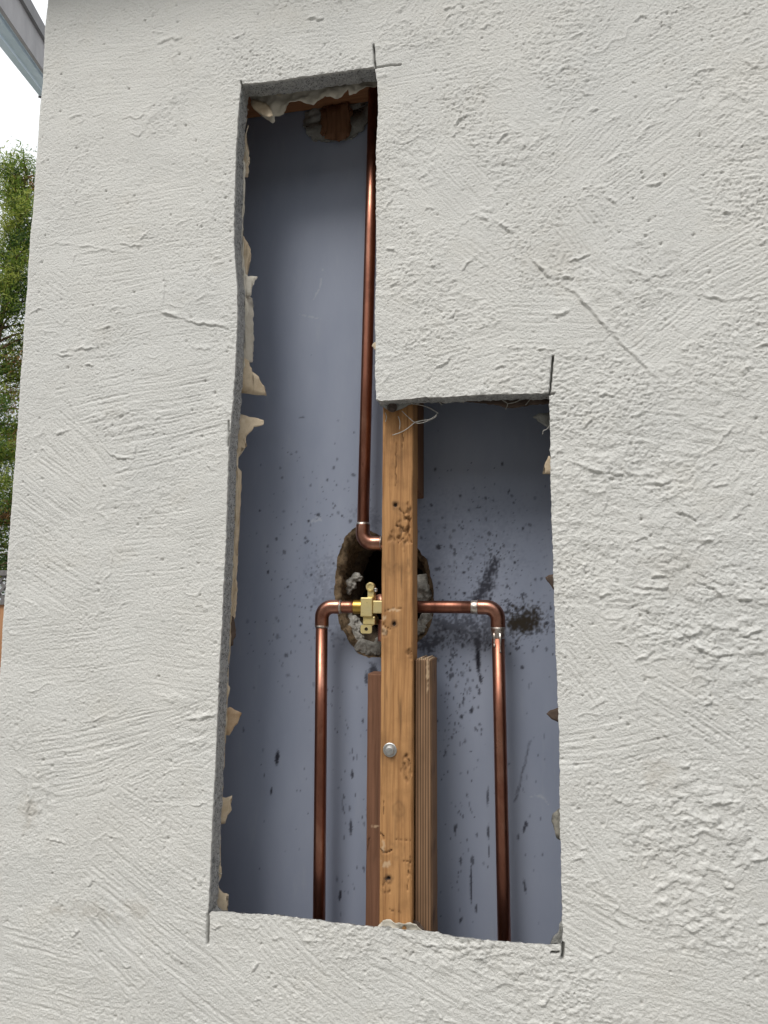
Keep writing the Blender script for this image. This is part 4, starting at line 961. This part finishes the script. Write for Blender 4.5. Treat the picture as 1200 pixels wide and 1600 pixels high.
FY = 5.2
FENCEW = mat_wood('orange_fence_wood', (.26, .12, .055), (.42, .22, .11), (60, 60, 3), attrs=False, mott=.3)
LATT = mat_wood('grey_lattice_wood', (.10, .095, .095), (.18, .17, .165), (60, 60, 30), attrs=False, mott=.3)
fxr = P(45, 980, FY).x + .6; ft = P(5, 893, FY).z; fm = P(5, 940, FY).z
fence = thing('wooden_fence', 'orange-brown board fence with a grey lattice top beyond the wall corner', 'fence', (fxr - 1.5, FY, 0))
bdm = box_bm(0, .135, 0, .02, 0, fm - .02, .002); me = bpy.data.meshes.new('board'); bdm.to_mesh(me); bdm.free(); me.materials.append(FENCEW)
for k in range(22):
    o = bpy.data.objects.new('board', me); C.objects.link(o); o.parent = fence; o.location = (1.5 - .14 * (k + 1), 0, .02)
for nm, za, zb in (('top_rail', ft - .04, ft + .01), ('mid_rail', fm - .03, fm + .012)): bm_obj(nm, box_bm(fxr - 3.1, fxr, FY - .025, FY + .03, za, zb, .003), LATT, fence)
hh = ft - fm - .05; bms = box_bm(-.014, .014, 0, .008, -hh * .75, hh * .75, .001); me = bpy.data.meshes.new('lattice_slat'); bms.to_mesh(me); bms.free(); me.materials.append(LATT)
for sgn in (1, -1):
    for k in range(32):
        o = bpy.data.objects.new('lattice_slat', me); C.objects.link(o); o.parent = fence; o.location = (1.45 - .095 * k, .0 if sgn > 0 else .010, (ft + fm) / 2 - .01); o.rotation_euler = (0, sgn * .7, 0)
for k in range(2): bm_obj('fence_post', box_bm(fxr - .06 - 2.4 * k, fxr + .03 - 2.4 * k, FY + .04, FY + .13, 0, ft + .03, .004), LATT, fence)

def mat_leaf():
    m, t, b = newmat('slender_leaves'); a = attr(t, 'tone')
    c = ramp(t, a.outputs['Fac'], [(0, (.015, .04, .014)), (.35, (.04, .095, .02)), (.62, (.17, .26, .035)), (.80, (.36, .40, .08)), (.82, (.32, .17, .06)), (1, (.44, .24, .10))])
    t.links.new(c.outputs[0], b.inputs['Base Color']); b.inputs['Roughness'].default_value = .5
    tr = N(t, 'ShaderNodeBsdfTranslucent'); t.links.new(c.outputs[0], tr.inputs[0]); mxs = N(t, 'ShaderNodeMixShader'); mxs.inputs[0].default_value = .5
    out = t.nodes['Material Output']; t.links.new(b.outputs[0], mxs.inputs[1]); t.links.new(tr.outputs[0], mxs.inputs[2]); t.links.new(mxs.outputs[0], out.inputs[0]); return m
LEAF = mat_leaf(); BARK = mat_plain('tan_bark', (.09, .055, .035), (.22, .14, .085), 30, .9, .004, .7)
def tree(label, base, height, spread, nbr, seed, lpb, low=.12):
    rg = np.random.default_rng(seed); tr = thing('leafy_tree', label, 'tree', base, 'trees beyond the wall corner')
    base = np.array(base); tv, tf = [], []
    def add(path, rad):
        v, f = tube_data([Vector(p) for p in path], rad, 7); o_ = len(tv); tv.extend(v); tf.extend([tuple(i + o_ for i in q) for q in f])
    lean = rg.normal(0, .04, 2); nt_ = 12
    trunk = [base + np.array([lean[0] * height * t + .05 * math.sin(t * 6 + seed), lean[1] * height * t + .05 * math.cos(t * 5 + seed), height * .93 * t]) for t in np.linspace(0, 1, nt_)]
    add(trunk, list(np.linspace(.075, .008, nt_)))
    lv, tone = [], []
    for k in range(nbr):
        t = low + (1 - low) * ((k + rg.random()) / nbr); it = t * (nt_ - 1); i = min(int(it), nt_ - 2); st = trunk[i] + (trunk[i + 1] - trunk[i]) * (it - i)
        az = rg.uniform(0, 2 * np.pi); ln = spread * (1.0 - .62 * t ** 1.6) * rg.uniform(.55, 1.1); el = rg.uniform(.15, .8) + .5 * t
        dr = np.array([math.cos(az) * math.cos(el), math.sin(az) * math.cos(el), math.sin(el)])
        bp = [st + dr * ln * q + np.array([0, 0, -.42 * ln * q * q]) for q in np.linspace(0, 1, 7)]; add(bp, list(np.linspace(.016, .003, 7)))
        bt = rg.normal(.56, .17); dead = rg.random() < (.16 if .3 < t < .62 else .04)
        nl = int(lpb * (.5 + ln / spread)); q = rg.random(nl) ** .7; q = np.clip(.15 + .85 * q, 0, 1)
        ii = np.clip((q * 6).astype(int), 0, 5); bpn = np.array(bp); c = bpn[ii] + (bpn[ii + 1] - bpn[ii]) * (q * 6 - ii)[:, None]
        c = c + rg.normal(0, 1, (nl, 3)) * np.array([.085, .085, .075]) * (.5 + .6 * q[:, None])
        # twiglets: leaves fan from the branch, drooping
        d_ = rg.normal(0, 1, (nl, 3)) + dr * .8 + np.array([0, 0, -.25]); d_ /= np.linalg.norm(d_, axis=1)[:, None]
        sd_ = np.cross(d_, rg.normal(0, 1, (nl, 3))); sd_ /= np.linalg.norm(sd_, axis=1)[:, None]
        L_ = rg.uniform(.03, .08, nl)[:, None]; W_ = L_ * rg.uniform(.08, .13, nl)[:, None]
        lv.append(np.stack([c, c + d_ * L_ * .45 + sd_ * W_, c + d_ * L_, c + d_ * L_ * .45 - sd_ * W_], 1))
        tn = np.clip(rg.normal(bt, .14, nl) + .14 * (q - .5), 0, .79)
        if dead: tn = np.where(rg.random(nl) < .75, rg.uniform(.83, 1, nl), tn)
        tone.append(tn)
    mesh_obj('trunk', tv, tf, BARK, tr, True)
    lv = np.concatenate(lv); tone = np.concatenate(tone); n = len(lv)
    me = bpy.data.meshes.new('crown'); me.vertices.add(n * 4); me.vertices.foreach_set('co', lv.reshape(-1).astype(np.float32)); me.loops.add(n * 4); me.loops.foreach_set('vertex_index', np.arange(n * 4, dtype=np.int32))
    me.polygons.add(n); me.polygons.foreach_set('loop_start', np.arange(0, n * 4, 4, dtype=np.int32)); me.update(calc_edges=True)
    at = me.attributes.new('tone', 'FLOAT', 'POINT'); at.data.foreach_set('value', np.repeat(tone, 4).astype(np.float32))
    link('crown', me, LEAF, tr); return tr
TY = 6.4
def gx(px, Y): return P(px, 600, Y).x
tree('tall yellow-green slender-leaved tree showing at the left picture edge, nearest the wall corner', (gx(-25, TY), TY, 0), P(20, 190, TY).z, 1.15, 170, 1, 400)
tree('dark green slender-leaved tree, mostly hidden behind the stucco wall corner', (gx(110, TY + .5), TY + .5, 0), P(50, 205, TY).z, 1.1, 120, 2, 320)
tree('slender-leaved tree standing left of the tall yellow-green tree', (gx(-120, TY + .3), TY + .3, 0), P(0, 225, TY).z, 1.1, 100, 3, 240)

# ------------------------------------------------------------------ unseen house added behind the viewer to block the low sky
SIDING = mat_plain('blocker_siding', (.30, .28, .25), (.38, .36, .32), 4, .85, .002, .3)
ROOFM = mat_plain('blocker_roof', (.07, .065, .06), (.12, .11, .10), 12, .9, .004, .5)
nb = thing('sky_blocker_house', 'unseen beige house added behind the viewer to block the low sky', 'house', (.5, -4.6, 0))
bm_obj('wall', box_bm(-7, 7, -9.6, -4.6, 0, 4.2), SIDING, nb)
bm = bmesh.new(); vv_ = [bm.verts.new(p) for p in ((-7.4, -4.2, 4.05), (7.4, -4.2, 4.05), (7.4, -7.1, 5.6), (-7.4, -7.1, 5.6), (7.4, -10, 4.05), (-7.4, -10, 4.05))]
bm.faces.new([vv_[i] for i in (0, 1, 2, 3)]); bm.faces.new([vv_[i] for i in (3, 2, 4, 5)]); bm.faces.new([vv_[i] for i in (1, 4, 2)]); bm.faces.new([vv_[i] for i in (0, 3, 5)]); bm.faces.new([vv_[i] for i in (0, 5, 4, 1)])
bm_obj('roof', bm, ROOFM, nb)
